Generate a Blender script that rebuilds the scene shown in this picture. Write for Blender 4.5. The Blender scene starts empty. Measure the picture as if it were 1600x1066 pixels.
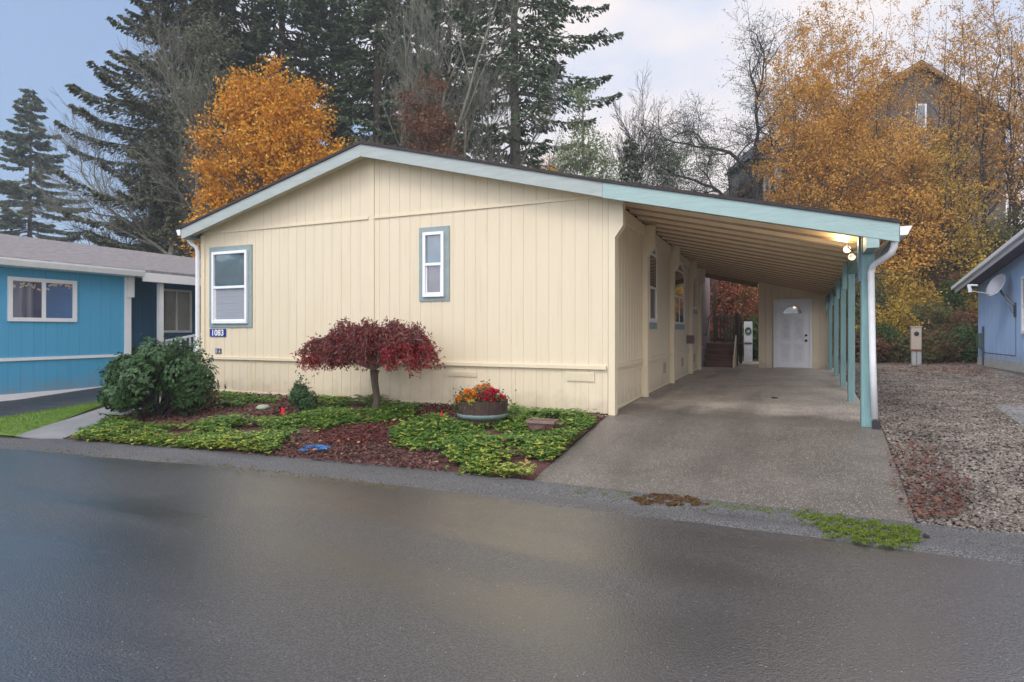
import bpy, math, random
import numpy as np
from mathutils import Vector, Matrix

# ---------------------------------------------------------------- camera, world, sun, exposure
SC = bpy.context.scene
COL = SC.collection
YAW = math.radians(24.0)
CS, SN = math.cos(YAW), math.sin(YAW)
CAM = (2.19, -8.27, 1.5)
F = 930.0 / 1600.0

cam_d = bpy.data.cameras.new('camera')
cam_d.sensor_width = 36.0
cam_d.lens = 36.0 * F
cam_d.shift_y = -0.010
cam_d.clip_start = 0.05
cam_d.clip_end = 2000
cam = bpy.data.objects.new('camera', cam_d)
COL.objects.link(cam)
cam.location = CAM
cam.rotation_euler = (math.radians(90), 0, YAW)
SC.camera = cam

SUN_EL, SUN_AZ = math.radians(48), math.radians(205)   # azimuth clockwise from +Y
world = bpy.data.worlds.new("World")
SC.world = world
world.use_nodes = True
wn, wl = world.node_tree.nodes, world.node_tree.links
wn.clear()
w_out = wn.new('ShaderNodeOutputWorld')
w_bg = wn.new('ShaderNodeBackground'); w_bg.inputs['Strength'].default_value = 0.12
sky = wn.new('ShaderNodeTexSky')
sky.sky_type = 'NISHITA'; sky.sun_disc = False
sky.sun_elevation = SUN_EL; sky.sun_rotation = SUN_AZ
sky.air_density = 1.2; sky.dust_density = 2.5; sky.ozone_density = 1.5
w_tc = wn.new('ShaderNodeTexCoord')
w_map = wn.new('ShaderNodeMapping'); w_map.inputs['Scale'].default_value = (1.0, 1.0, 2.2)
w_map.inputs['Location'].default_value = (3.1, 0.4, 1.3)
w_n = wn.new('ShaderNodeTexNoise'); w_n.inputs['Scale'].default_value = 2.0
w_n.inputs['Detail'].default_value = 5; w_n.inputs['Roughness'].default_value = 0.5
# a bank of cloud toward the right (world +X) breaking into haze-blue on the left
w_sep = wn.new('ShaderNodeSeparateXYZ')
w_mx = wn.new('ShaderNodeMath'); w_mx.operation = 'MULTIPLY_ADD'
w_mx.inputs[1].default_value = 1.6; w_mx.inputs[2].default_value = 1.30
w_add = wn.new('ShaderNodeMath'); w_add.operation = 'ADD'
w_ns = wn.new('ShaderNodeMath'); w_ns.operation = 'MULTIPLY_ADD'
w_ns.inputs[1].default_value = 3.2; w_ns.inputs[2].default_value = -1.6
w_rmp = wn.new('ShaderNodeValToRGB')
w_rmp.color_ramp.elements[0].position = 0.30; w_rmp.color_ramp.elements[1].position = 0.62
w_rmp.color_ramp.elements[0].color = (0, 0, 0, 1)
w_rmp.color_ramp.interpolation = 'EASE'
w_n2 = wn.new('ShaderNodeTexNoise'); w_n2.inputs['Scale'].default_value = 3.5; w_n2.inputs['Detail'].default_value = 4
w_cc = wn.new('ShaderNodeValToRGB')
w_cc.color_ramp.elements[0].position = 0.35; w_cc.color_ramp.elements[0].color = (3.9, 4.4, 5.5, 1)
w_cc.color_ramp.elements[1].position = 0.6; w_cc.color_ramp.elements[1].color = (5.9, 5.45, 5.4, 1)
w_veil = wn.new('ShaderNodeMixRGB'); w_veil.inputs['Fac'].default_value = 0.62
w_veil.inputs['Color2'].default_value = (1.65, 2.55, 4.25, 1)
w_mix = wn.new('ShaderNodeMixRGB')
wl.new(w_tc.outputs['Generated'], w_map.inputs['Vector'])
wl.new(w_map.outputs[0], w_n.inputs['Vector']); wl.new(w_map.outputs[0], w_n2.inputs['Vector'])
wl.new(w_tc.outputs['Generated'], w_sep.inputs[0])
wl.new(w_sep.outputs['X'], w_mx.inputs[0])
wl.new(w_n.outputs['Fac'], w_ns.inputs[0])
wl.new(w_mx.outputs[0], w_add.inputs[0]); wl.new(w_ns.outputs[0], w_add.inputs[1])
wl.new(w_add.outputs[0], w_rmp.inputs[0])
wl.new(w_n2.outputs['Fac'], w_cc.inputs[0])
wl.new(sky.outputs[0], w_veil.inputs['Color1'])
wl.new(w_rmp.outputs['Color'], w_mix.inputs['Fac'])
wl.new(w_veil.outputs[0], w_mix.inputs['Color1'])
wl.new(w_cc.outputs['Color'], w_mix.inputs['Color2'])
# sky boosted behind the camera, out of view on the sun side, to light the scene
w_b1 = wn.new('ShaderNodeMapRange'); w_b1.interpolation_type = 'SMOOTHSTEP'
w_b1.inputs['From Min'].default_value = 0.25; w_b1.inputs['From Max'].default_value = -0.7
w_b1.inputs['To Min'].default_value = 1.0; w_b1.inputs['To Max'].default_value = 2.3
w_b2 = wn.new('ShaderNodeVectorMath'); w_b2.operation = 'SCALE'
wl.new(w_sep.outputs['Y'], w_b1.inputs['Value']); wl.new(w_mix.outputs[0], w_b2.inputs[0]); wl.new(w_b1.outputs[0], w_b2.inputs['Scale'])
wl.new(w_b2.outputs[0], w_bg.inputs['Color'])
wl.new(w_bg.outputs[0], w_out.inputs['Surface'])

sun_d = bpy.data.lights.new('sun', 'SUN')
sun_d.energy = 1.0; sun_d.angle = math.radians(18); sun_d.color = (1.0, 0.96, 0.9)
sun = bpy.data.objects.new('sun', sun_d)
COL.objects.link(sun)
_sd = Vector((math.sin(SUN_AZ) * math.cos(SUN_EL), math.cos(SUN_AZ) * math.cos(SUN_EL), math.sin(SUN_EL)))
sun.rotation_euler = _sd.to_track_quat('Z', 'Y').to_euler()

SC.view_settings.view_transform = 'Standard'
SC.view_settings.look = 'None'
SC.view_settings.exposure = 0.60
SC.view_settings.gamma = 1.0
SC.render.engine = 'CYCLES'
SC.cycles.max_bounces = 8
SC.cycles.diffuse_bounces = 5
SC.cycles.transparent_max_bounces = 8
SC.cycles.use_denoising = True

rng = np.random.default_rng(11)
random.seed(5)

# ---------------------------------------------------------------- coordinates
def W(px, Z):
    """world x, y of the photo column px at depth Z along the camera axis"""
    X = (px - 800.0) / 930.0 * Z
    return (CAM[0] + X * CS - Z * SN, CAM[1] + X * SN + Z * CS)

def zat(py, Z):
    return CAM[2] + (517.0 - py) * Z / 930.0

def sstep(a, b, v):
    t = np.clip((np.asarray(v, float) - a) / (b - a), 0, 1)
    return t * t * (3 - 2 * t)

def edge_y(x):
    """where the lots end and the gutter strip begins"""
    return np.interp(x, [-40, -9, -7.4, -6.8, -3.5, -1, 40], [-4.2, -3.95, -3.7, -3.4, -3.02, -2.87, -2.87])

def G(x, y):
    x = np.asarray(x, float); y = np.asarray(y, float)
    ey = edge_y(x)
    t = np.clip((y - ey) / (0.0 - ey), 0, 1)
    z = 0.27 * t + 0.03 * np.clip(y / 3.0, 0, 1)
    z = z + 0.02 * np.clip((y - ey) / 0.1, 0, 1)
    hb = 17.6 + 0.12 * (x - 6)
    hf = sstep(-7, 3, x)
    z = z + hf * 5.6 * sstep(0, 1, (y - hb) / 13.0) + hf * 3.0 * sstep(20, 60, y - hb)
    return z

def ground_at(px, py):
    """world point where the photo pixel meets the ground"""
    r = (px - 800.0) / 930.0; q = (517.0 - py) / 930.0
    Z = 1.3 / max(-q, 1e-3)
    for _ in range(30):
        X = r * Z
        x, y = CAM[0] + X * CS - Z * SN, CAM[1] + X * SN + Z * CS
        Z = 0.5 * Z + 0.5 * (CAM[2] - float(G(x, y))) / max(-q, 1e-3)
    X = r * Z
    x, y = CAM[0] + X * CS - Z * SN, CAM[1] + X * SN + Z * CS
    return (x, y, float(G(x, y)))

def to_px(x, y, z):
    dx, dy = x - CAM[0], y - CAM[1]
    X = dx * CS + dy * SN; Z = -dx * SN + dy * CS
    Z = np.maximum(Z, 0.01)
    return 800 + 930 * X / Z, 517 - 930 * (z - CAM[2]) / Z

def in_poly(px, py, poly):
    px = np.asarray(px); py = np.asarray(py)
    ins = np.zeros(px.shape, bool)
    n = len(poly)
    for i in range(n):
        x1, y1 = poly[i]; x2, y2 = poly[(i + 1) % n]
        c = ((y1 > py) != (y2 > py)) & (px < (x2 - x1) * (py - y1) / (y2 - y1 + 1e-9) + x1)
        ins ^= c
    return ins

# ---------------------------------------------------------------- materials
MATS = {}
def mat(name, col, rough=0.7, var=0.12, scale=6.0, bump=0.0, bscale=60.0, stretch=(1, 1, 1), spec=0.5, metal=0.0,
        col2=None, speck=None, coat=0.0, island=None, trans=0.0, detail=4.0):
    """procedural principled material; colours vary with noise, optional bright specks, per-island variation"""
    if name in MATS: return MATS[name]
    m = bpy.data.materials.new(name); m.use_nodes = True
    nt = m.node_tree; N, L = nt.nodes, nt.links
    b = N['Principled BSDF']
    b.inputs['Roughness'].default_value = rough
    b.inputs['Metallic'].default_value = metal
    b.inputs['Specular IOR Level'].default_value = spec
    b.inputs['Coat Weight'].default_value = coat
    b.inputs['Coat Roughness'].default_value = 0.03
    tc = N.new('ShaderNodeTexCoord'); mp = N.new('ShaderNodeMapping'); mp.inputs['Scale'].default_value = stretch
    L.new(tc.outputs['Object'], mp.inputs['Vector'])
    nz = N.new('ShaderNodeTexNoise'); nz.inputs['Scale'].default_value = scale; nz.inputs['Detail'].default_value = detail
    nz.inputs['Roughness'].default_value = 0.6
    L.new(mp.outputs[0], nz.inputs['Vector'])
    rp = N.new('ShaderNodeValToRGB')
    rp.color_ramp.elements[0].position = 0.3; rp.color_ramp.elements[1].position = 0.7
    c2 = col2 if col2 else tuple(min(1, c * (1 + var)) for c in col)
    c1 = tuple(c * (1 - var) for c in col) if col2 is None else col
    rp.color_ramp.elements[0].color = (*c1, 1); rp.color_ramp.elements[1].color = (*c2, 1)
    L.new(nz.outputs['Fac'], rp.inputs[0])
    out = rp.outputs['Color']
    if island:
        gi = N.new('ShaderNodeNewGeometry')
        ir = N.new('ShaderNodeValToRGB'); ir.color_ramp.interpolation = 'LINEAR'
        k = len(island)
        while len(ir.color_ramp.elements) < k: ir.color_ramp.elements.new(0.5)
        for i, c in enumerate(island):
            ir.color_ramp.elements[i].position = i / max(1, k - 1); ir.color_ramp.elements[i].color = (*c, 1)
        L.new(gi.outputs['Random Per Island'], ir.inputs[0])
        mx = N.new('ShaderNodeMixRGB'); mx.inputs['Fac'].default_value = 0.62
        L.new(out, mx.inputs['Color1']); L.new(ir.outputs['Color'], mx.inputs['Color2'])
        out = mx.outputs[0]
    if speck:
        sc_, sc_col, thr = speck
        vo = N.new('ShaderNodeTexVoronoi'); vo.inputs['Scale'].default_value = sc_
        L.new(tc.outputs['Object'], vo.inputs['Vector'])
        sp = N.new('ShaderNodeSeparateColor'); L.new(vo.outputs['Color'], sp.inputs[0])
        gt = N.new('ShaderNodeMath'); gt.operation = 'GREATER_THAN'; gt.inputs[1].default_value = thr
        L.new(sp.outputs[0], gt.inputs[0])
        lt = N.new('ShaderNodeMath'); lt.operation = 'LESS_THAN'; lt.inputs[1].default_value = 0.45
        L.new(vo.outputs['Distance'], lt.inputs[0])
        mu = N.new('ShaderNodeMath'); mu.operation = 'MULTIPLY'
        L.new(gt.outputs[0], mu.inputs[0]); L.new(lt.outputs[0], mu.inputs[1])
        mx = N.new('ShaderNodeMixRGB'); mx.inputs['Color2'].default_value = (*sc_col, 1)
        L.new(mu.outputs[0], mx.inputs['Fac']); L.new(out, mx.inputs['Color1'])
        out = mx.outputs[0]
    L.new(out, b.inputs['Base Color'])
    if bump:
        bz = N.new('ShaderNodeTexNoise'); bz.inputs['Scale'].default_value = bscale; bz.inputs['Detail'].default_value = 3
        L.new(mp.outputs[0], bz.inputs['Vector'])
        bp = N.new('ShaderNodeBump'); bp.inputs['Strength'].default_value = bump; bp.inputs['Distance'].default_value = 0.02
        L.new(bz.outputs['Fac'], bp.inputs['Height']); L.new(bp.outputs[0], b.inputs['Normal'])
    if trans > 0:
        tr = N.new('ShaderNodeBsdfTranslucent'); L.new(out, tr.inputs['Color'])
        ms = N.new('ShaderNodeMixShader'); ms.inputs[0].default_value = trans
        o = N['Material Output']
        L.new(b.outputs[0], ms.inputs[1]); L.new(tr.outputs[0], ms.inputs[2]); L.new(ms.outputs[0], o.inputs['Surface'])
    MATS[name] = m
    return m

def siding_mat(name, col, dirt):
    """painted grooved plywood: faint vertical grain, weathering that follows noise"""
    m = mat(name, col, 0.55, 0.015, 3.0, bump=0.06, bscale=40, stretch=(3, 3, 0.25))
    N, L = m.node_tree.nodes, m.node_tree.links
    b = N['Principled BSDF']
    src = b.inputs['Base Color'].links[0].from_socket
    tc = N.new('ShaderNodeTexCoord'); mp = N.new('ShaderNodeMapping'); mp.inputs['Scale'].default_value = (1.2, 1.2, 0.35)
    L.new(tc.outputs['Object'], mp.inputs[0])
    nz = N.new('ShaderNodeTexNoise'); nz.inputs['Scale'].default_value = 2.2; nz.inputs['Detail'].default_value = 6
    L.new(mp.outputs[0], nz.inputs[0])
    rp = N.new('ShaderNodeValToRGB'); rp.color_ramp.elements[0].position = 0.5; rp.color_ramp.elements[1].position = 0.8
    rp.color_ramp.elements[1].color = (0.3, 0.3, 0.3, 1)
    L.new(nz.outputs['Fac'], rp.inputs[0])
    mx = N.new('ShaderNodeMixRGB'); mx.inputs['Color2'].default_value = (*dirt, 1)
    L.new(rp.outputs[0], mx.inputs['Fac']); L.new(src, mx.inputs['Color1'])
    # narrow run-down streaks and a splash line of mud near the ground
    m3 = N.new('ShaderNodeMapping'); m3.inputs['Scale'].default_value = (14, 14, 0.5); L.new(tc.outputs['Object'], m3.inputs[0])
    n3 = N.new('ShaderNodeTexNoise'); n3.inputs['Scale'].default_value = 1.6; n3.inputs['Detail'].default_value = 4; L.new(m3.outputs[0], n3.inputs[0])
    r3_ = N.new('ShaderNodeValToRGB'); r3_.color_ramp.elements[0].position = 0.58; r3_.color_ramp.elements[1].position = 0.78
    r3_.color_ramp.elements[1].color = (0.4, 0.4, 0.4, 1); L.new(n3.outputs['Fac'], r3_.inputs[0])
    x3 = N.new('ShaderNodeMixRGB'); x3.inputs['Color2'].default_value = (*[c * 0.78 for c in dirt], 1)
    L.new(r3_.outputs[0], x3.inputs['Fac']); L.new(mx.outputs[0], x3.inputs['Color1'])
    sz = N.new('ShaderNodeSeparateXYZ'); L.new(tc.outputs['Object'], sz.inputs[0])
    n4 = N.new('ShaderNodeTexNoise'); n4.inputs['Scale'].default_value = 5; n4.inputs['Detail'].default_value = 5; L.new(tc.outputs['Object'], n4.inputs[0])
    a4 = N.new('ShaderNodeMath'); a4.operation = 'MULTIPLY_ADD'; a4.inputs[1].default_value = -0.7; L.new(n4.outputs['Fac'], a4.inputs[0]); L.new(sz.outputs['Z'], a4.inputs[2])
    r4 = N.new('ShaderNodeMapRange'); r4.inputs['From Min'].default_value = 0.25; r4.inputs['From Max'].default_value = -0.06
    r4.inputs['To Max'].default_value = 0.38; L.new(a4.outputs[0], r4.inputs[0])
    x4 = N.new('ShaderNodeMixRGB'); x4.inputs['Color2'].default_value = (0.30, 0.24, 0.16, 1)
    L.new(r4.outputs[0], x4.inputs['Fac']); L.new(x3.outputs[0], x4.inputs['Color1'])
    L.new(x4.outputs[0], b.inputs['Base Color'])
    return m

CREAM = siding_mat('cream_paint_siding', (0.70, 0.605, 0.435), (0.60, 0.50, 0.33))
CREAM_TRIM = mat('cream_trim_paint', (0.71, 0.62, 0.44), 0.5, 0.03, 4, bump=0.1, bscale=40)
CREAM_DARK = mat('tan_ceiling_paint', (0.85, 0.72, 0.50), 0.6, 0.08, 5, bump=0.1, bscale=40)
RAFTER_SHADE = mat('rafter_shade_brown', (0.42, 0.30, 0.19), 0.7, 0.2, 6)
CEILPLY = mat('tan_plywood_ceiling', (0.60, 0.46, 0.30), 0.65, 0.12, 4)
GREYTEAL = mat('grey_teal_trim_paint', (0.36, 0.405, 0.385), 0.55, 0.09, 9, bump=0.25, bscale=50, stretch=(0.4, 1, 3))
TRIMTEAL = mat('window_trim_paint', (0.25, 0.32, 0.32), 0.55, 0.09, 9, bump=0.2, bscale=60)
AQUA = mat('aqua_fascia_paint', (0.31, 0.435, 0.42), 0.5, 0.07, 9, bump=0.25, bscale=50, stretch=(0.4, 1, 3))
TEALPOST = mat('teal_post_paint', (0.19, 0.34, 0.34), 0.5, 0.14, 7, bump=0.3, bscale=40, stretch=(3, 3, 0.4))
WHITE = mat('white_vinyl', (0.80, 0.81, 0.82), 0.35, 0.03, 5)
WHITEGUT = mat('white_gutter_metal', (0.76, 0.77, 0.78), 0.4, 0.07, 8)
SHINGLE = mat('dark_roof_shingles', (0.045, 0.036, 0.036), 0.9, 0.4, 30, bump=0.5, bscale=90)
GREYSHINGLE = mat('grey_roof_shingles', (0.16, 0.145, 0.15), 0.9, 0.22, 5, bump=0.8, bscale=30, col2=(0.36, 0.33, 0.335), stretch=(5, 1.2, 1))
BLUE = siding_mat('blue_paint_siding', (0.085, 0.37, 0.60), (0.065, 0.31, 0.53))
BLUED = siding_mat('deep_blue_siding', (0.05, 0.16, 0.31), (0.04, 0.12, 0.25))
PALEBLUE = siding_mat('pale_blue_siding', (0.40, 0.58, 0.84), (0.26, 0.42, 0.70))
BARK = mat('bark_brown', (0.075, 0.055, 0.042), 0.9, 0.4, 12, bump=0.6, bscale=30, stretch=(2, 2, 0.4))
BARKGREY = mat('bark_grey_green', (0.16, 0.155, 0.12), 0.9, 0.35, 8, bump=0.5, bscale=25, stretch=(2, 2, 0.4))
BARKDARK = mat('bark_dark', (0.032, 0.028, 0.028), 0.9, 0.3, 8)
DARKWOOD = mat('dark_stained_wood', (0.055, 0.035, 0.03), 0.6, 0.3, 8, bump=0.2, bscale=30)
REDWOOD = mat('red_brown_deck_wood', (0.15, 0.075, 0.05), 0.6, 0.25, 8, bump=0.2, bscale=30, stretch=(0.3, 3, 3))
CONCRETE = mat('concrete_block', (0.42, 0.42, 0.40), 0.85, 0.15, 6, bump=0.3, bscale=60)
BLACK = mat('black_plastic', (0.02, 0.02, 0.022), 0.4, 0.1, 5)
STEEL = mat('dark_steel', (0.12, 0.13, 0.15), 0.4, 0.1, 5, metal=0.7)

# ---------------------------------------------------------------- mesh helpers
class MB:
    def __init__(s): s.v = []; s.f = []
    def add(s, vs, fs):
        o = len(s.v); s.v += [tuple(v) for v in vs]; s.f += [tuple(i + o for i in f) for f in fs]; return s
    def box(s, x0, x1, y0, y1, z0, z1):
        v = [(x, y, z) for z in (z0, z1) for y in (y0, y1) for x in (x0, x1)]
        return s.add(v, [(0, 2, 3, 1), (4, 5, 7, 6), (0, 1, 5, 4), (2, 6, 7, 3), (0, 4, 6, 2), (1, 3, 7, 5)])
    def beam(s, a, b, w, h, up=(0, 0, 1)):
        """box from a to b, w sideways, h along up"""
        a = Vector(a); b = Vector(b); d = (b - a).normalized(); u = Vector(up)
        sd = d.cross(u)
        if sd.length < 1e-4: sd = d.cross(Vector((0, 1, 0)))
        sd.normalize(); u = sd.cross(d).normalized()
        v = [p + sd * i * w / 2 + u * j * h / 2 for p in (a, b) for i, j in ((-1, -1), (1, -1), (1, 1), (-1, 1))]
        return s.add(v, [(3, 2, 1, 0), (4, 5, 6, 7), (0, 1, 5, 4), (1, 2, 6, 5), (2, 3, 7, 6), (3, 0, 4, 7)])
    def tube(s, pts, r, n=8, cap=True):
        pts = [Vector(p) for p in pts]
        rs = r if isinstance(r, (list, tuple)) else [r] * len(pts)
        rings = []; pu = None
        for i, p in enumerate(pts):
            d = (pts[min(i + 1, len(pts) - 1)] - pts[max(i - 1, 0)]).normalized()
            if pu is None:
                pu = d.orthogonal().normalized()
            pu = (pu - d * pu.dot(d)).normalized(); pv = d.cross(pu)
            rings.append([p + (pu * math.cos(2 * math.pi * k / n) + pv * math.sin(2 * math.pi * k / n)) * rs[i] for k in range(n)])
        v = [q for rg in rings for q in rg]; f = []
        for i in range(len(pts) - 1):
            for k in range(n):
                a = i * n + k; b2 = i * n + (k + 1) % n
                f.append((a, b2, b2 + n, a + n))
        if cap: f += [tuple(range(n - 1, -1, -1)), tuple(range((len(pts) - 1) * n, len(pts) * n))]
        return s.add(v, f)
    def prism(s, poly, axis, a, b):
        """poly of 2D points extruded along axis from a to b; axis 'y': (x,z), 'x': (y,z), 'z': (x,y)"""
        n = len(poly)
        def P(p, t): return (p[0], t, p[1]) if axis == 'y' else (t, p[0], p[1]) if axis == 'x' else (p[0], p[1], t)
        v = [P(p, a) for p in poly] + [P(p, b) for p in poly]
        f = [tuple(range(n)), tuple(range(2 * n - 1, n - 1, -1))] + [(i, (i + 1) % n + 0, (i + 1) % n + n, i + n)[::-1] for i in range(n)]
        return s.add(v, f)
    def lathe(s, prof, c, n=24):
        v = []; f = []
        for r, z in prof:
            for k in range(n): v.append((c[0] + r * math.cos(2 * math.pi * k / n), c[1] + r * math.sin(2 * math.pi * k / n), c[2] + z))
        for i in range(len(prof) - 1):
            for k in range(n):
                a = i * n + k; b = i * n + (k + 1) % n
                f.append((a, b, b + n, a + n))
        return s.add(v, f)
    def build(s, name, m, parent=None, bevel=0.0, smooth=False, kind=None):
        me = bpy.data.meshes.new(name); me.from_pydata(s.v, [], s.f); me.validate()
        me.materials.append(m)
        import bmesh
        bm = bmesh.new(); bm.from_mesh(me); bmesh.ops.recalc_face_normals(bm, faces=bm.faces); bm.to_mesh(me); bm.free()
        if smooth: me.polygons.foreach_set('use_smooth', [True] * len(me.polygons))
        o = bpy.data.objects.new(name, me); COL.objects.link(o)
        if parent: put(o, parent)
        if bevel:
            md = o.modifiers.new('bevel', 'BEVEL'); md.width = bevel; md.segments = 2; md.limit_method = 'ANGLE'
        if kind: o['kind'] = kind
        return o

def world_of(o):
    if o.parent is None: return o.matrix_basis.copy()
    return world_of(o.parent) @ o.matrix_parent_inverse @ o.matrix_basis

def put(o, parent):
    """parent without moving: parts are built in world coordinates"""
    o.parent = parent
    o.matrix_parent_inverse = world_of(parent).inverted()
    return o

def thing(name, label, cat, loc=(0, 0, 0), group=None, kind=None):
    o = bpy.data.objects.new(name, None); COL.objects.link(o); o.location = loc
    o.empty_display_size = 0.2
    tag(o, label, cat, group, kind); return o

def tag(o, label, cat, group=None, kind=None):
    o['label'] = label; o['category'] = cat
    if group: o['group'] = group
    if kind: o['kind'] = kind
    return o

def dup(root, loc, label, group=None, rotz=0.0, scale=1.0):
    """copy of a thing and its parts; all parts use local coordinates of the thing"""
    c = root.copy(); COL.objects.link(c); c.location = loc; c.rotation_euler = (0, 0, rotz); c.scale = (scale,) * 3
    c['label'] = label
    if group: c['group'] = group
    for ch in list(root.children):
        k = ch.copy(); COL.objects.link(k); k.parent = c
        for g in ch.children:
            q = g.copy(); COL.objects.link(q); q.parent = k
    return c

def np_mesh(name, V, Q, m, parent=None, smooth=False, kind=None, local=False):
    """fast mesh from numpy verts (n,3) and faces (m,k)"""
    me = bpy.data.meshes.new(name)
    V = np.asarray(V, np.float32); Q = np.asarray(Q, np.int32); k = Q.shape[1]
    me.vertices.add(len(V)); me.vertices.foreach_set('co', V.ravel())
    me.loops.add(Q.size); me.loops.foreach_set('vertex_index', Q.ravel())
    me.polygons.add(len(Q)); me.polygons.foreach_set('loop_start', np.arange(0, Q.size, k, dtype=np.int32))
    me.polygons.foreach_set('use_smooth', np.full(len(Q), smooth))
    me.update(calc_edges=True)
    me.materials.append(m)
    o = bpy.data.objects.new(name, me); COL.objects.link(o)
    if parent:
        if local: o.parent = parent
        else: put(o, parent)
    if kind: o['kind'] = kind
    return o

def tubes_np(segs, n=5):
    """segs rows: p0(3) p1(3) r0 r1 -> verts, quads of n-sided open prisms"""
    S = np.asarray(segs, float)
    P0, P1, R0, R1 = S[:, :3], S[:, 3:6], S[:, 6], S[:, 7]
    D = P1 - P0; D /= np.linalg.norm(D, axis=1, keepdims=True) + 1e-9
    A = np.where(np.abs(D[:, 2:3]) < 0.9, np.array([[0, 0, 1.0]]), np.array([[1.0, 0, 0]]))
    U = np.cross(D, A); U /= np.linalg.norm(U, axis=1, keepdims=True) + 1e-9
    Wv = np.cross(D, U)
    th = np.arange(n) * 2 * np.pi / n
    ring = U[:, None] * np.cos(th)[None, :, None] + Wv[:, None] * np.sin(th)[None, :, None]
    V = np.concatenate([P0[:, None] + ring * R0[:, None, None], P1[:, None] + ring * R1[:, None, None]], 1).reshape(-1, 3)
    k = np.arange(n); base = np.array([k, (k + 1) % n, (k + 1) % n + n, k + n]).T
    Q = (np.arange(len(S))[:, None, None] * 2 * n + base[None]).reshape(-1, 4)
    return V, Q

def rand_unit(n, r=rng):
    v = r.normal(size=(n, 3)); return v / (np.linalg.norm(v, axis=1, keepdims=True) + 1e-9)

def leaf_quads(C, L, Wd, dirs=None, normals=None, r=rng, pointed=True):
    """C centres, L half length, Wd half width; each leaf a lozenge"""
    n = len(C)
    d = rand_unit(n, r) if dirs is None else dirs / (np.linalg.norm(dirs, axis=1, keepdims=True) + 1e-9)
    a = rand_unit(n, r) if normals is None else normals
    s = np.cross(d, a); s /= np.linalg.norm(s, axis=1, keepdims=True) + 1e-9
    L = np.broadcast_to(L, n)[:, None]; Wd = np.broadcast_to(Wd, n)[:, None]
    if pointed:
        V = np.stack([C - d * L, C + s * Wd, C + d * L, C - s * Wd], 1)
    else:
        V = np.stack([C - d * L - s * Wd, C - d * L + s * Wd, C + d * L + s * Wd, C + d * L - s * Wd], 1)
    return V.reshape(-1, 3), np.arange(4 * n).reshape(-1, 4)

def sheet(name, m, q, nu, nv, off, kind='structure', skirt=0.0):
    """ground-following sheet over a quad q (4 xy corners, order round), z = G + off"""
    q = [np.array(p[:2], float) for p in q]
    V = []; u = np.linspace(0, 1, nu + 1); v = np.linspace(0, 1, nv + 1)
    UU, VV = np.meshgrid(u, v)
    P = ((1 - UU) * (1 - VV))[..., None] * q[0] + (UU * (1 - VV))[..., None] * q[1] + (UU * VV)[..., None] * q[2] + ((1 - UU) * VV)[..., None] * q[3]
    Z = G(P[..., 0], P[..., 1]) + off
    V = np.concatenate([P, Z[..., None]], -1).reshape(-1, 3)
    i, j = np.meshgrid(np.arange(nu), np.arange(nv)); a = (j * (nu + 1) + i).ravel()
    Q = np.stack([a, a + 1, a + nu + 2, a + nu + 1], 1)
    if skirt:
        per = list(range(nu + 1)) + [(k + 1) * (nu + 1) + nu for k in range(nv)] + [nv * (nu + 1) + k for k in range(nu - 1, -1, -1)] + [k * (nu + 1) for k in range(nv - 1, 0, -1)]
        b = len(V); V = np.concatenate([V, V[per] - np.array([0, 0, skirt])])
        n = len(per)
        Q = np.concatenate([Q, np.array([[per[(k + 1) % n], per[k], b + k, b + (k + 1) % n] for k in range(n)])])
    return np_mesh(name, V, Q, m, kind=kind)

# ---------------------------------------------------------------- ground
GROUND = mat('damp_soil_and_grass', (0.055, 0.05, 0.03), 0.95, 0.35, 1.5, bump=0.6, bscale=18, col2=(0.07, 0.085, 0.03))
xs = np.concatenate([[-900, -300, -120, -60, -40], np.arange(-30, 30.1, 0.6), [40, 60, 120, 300, 900]])
ys = np.concatenate([[-600, -200, -80, -40, -15, -8], np.arange(-5, 45.1, 0.4), [55, 70, 100, 200, 500, 900]])
XX, YY = np.meshgrid(xs, ys)
ZZ = G(XX, YY) - 0.02
ZZ += 0.15 * sstep(20, 26, YY) * np.sin(XX * 1.1) * np.cos(YY * 0.8)
V = np.stack([XX, YY, ZZ], -1).reshape(-1, 3)
nx = len(xs)
i, j = np.meshgrid(np.arange(nx - 1), np.arange(len(ys) - 1)); a = (j * nx + i).ravel()
np_mesh('ground', V, np.stack([a, a + 1, a + nx + 1, a + nx], 1), GROUND, smooth=True, kind='structure')

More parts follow.
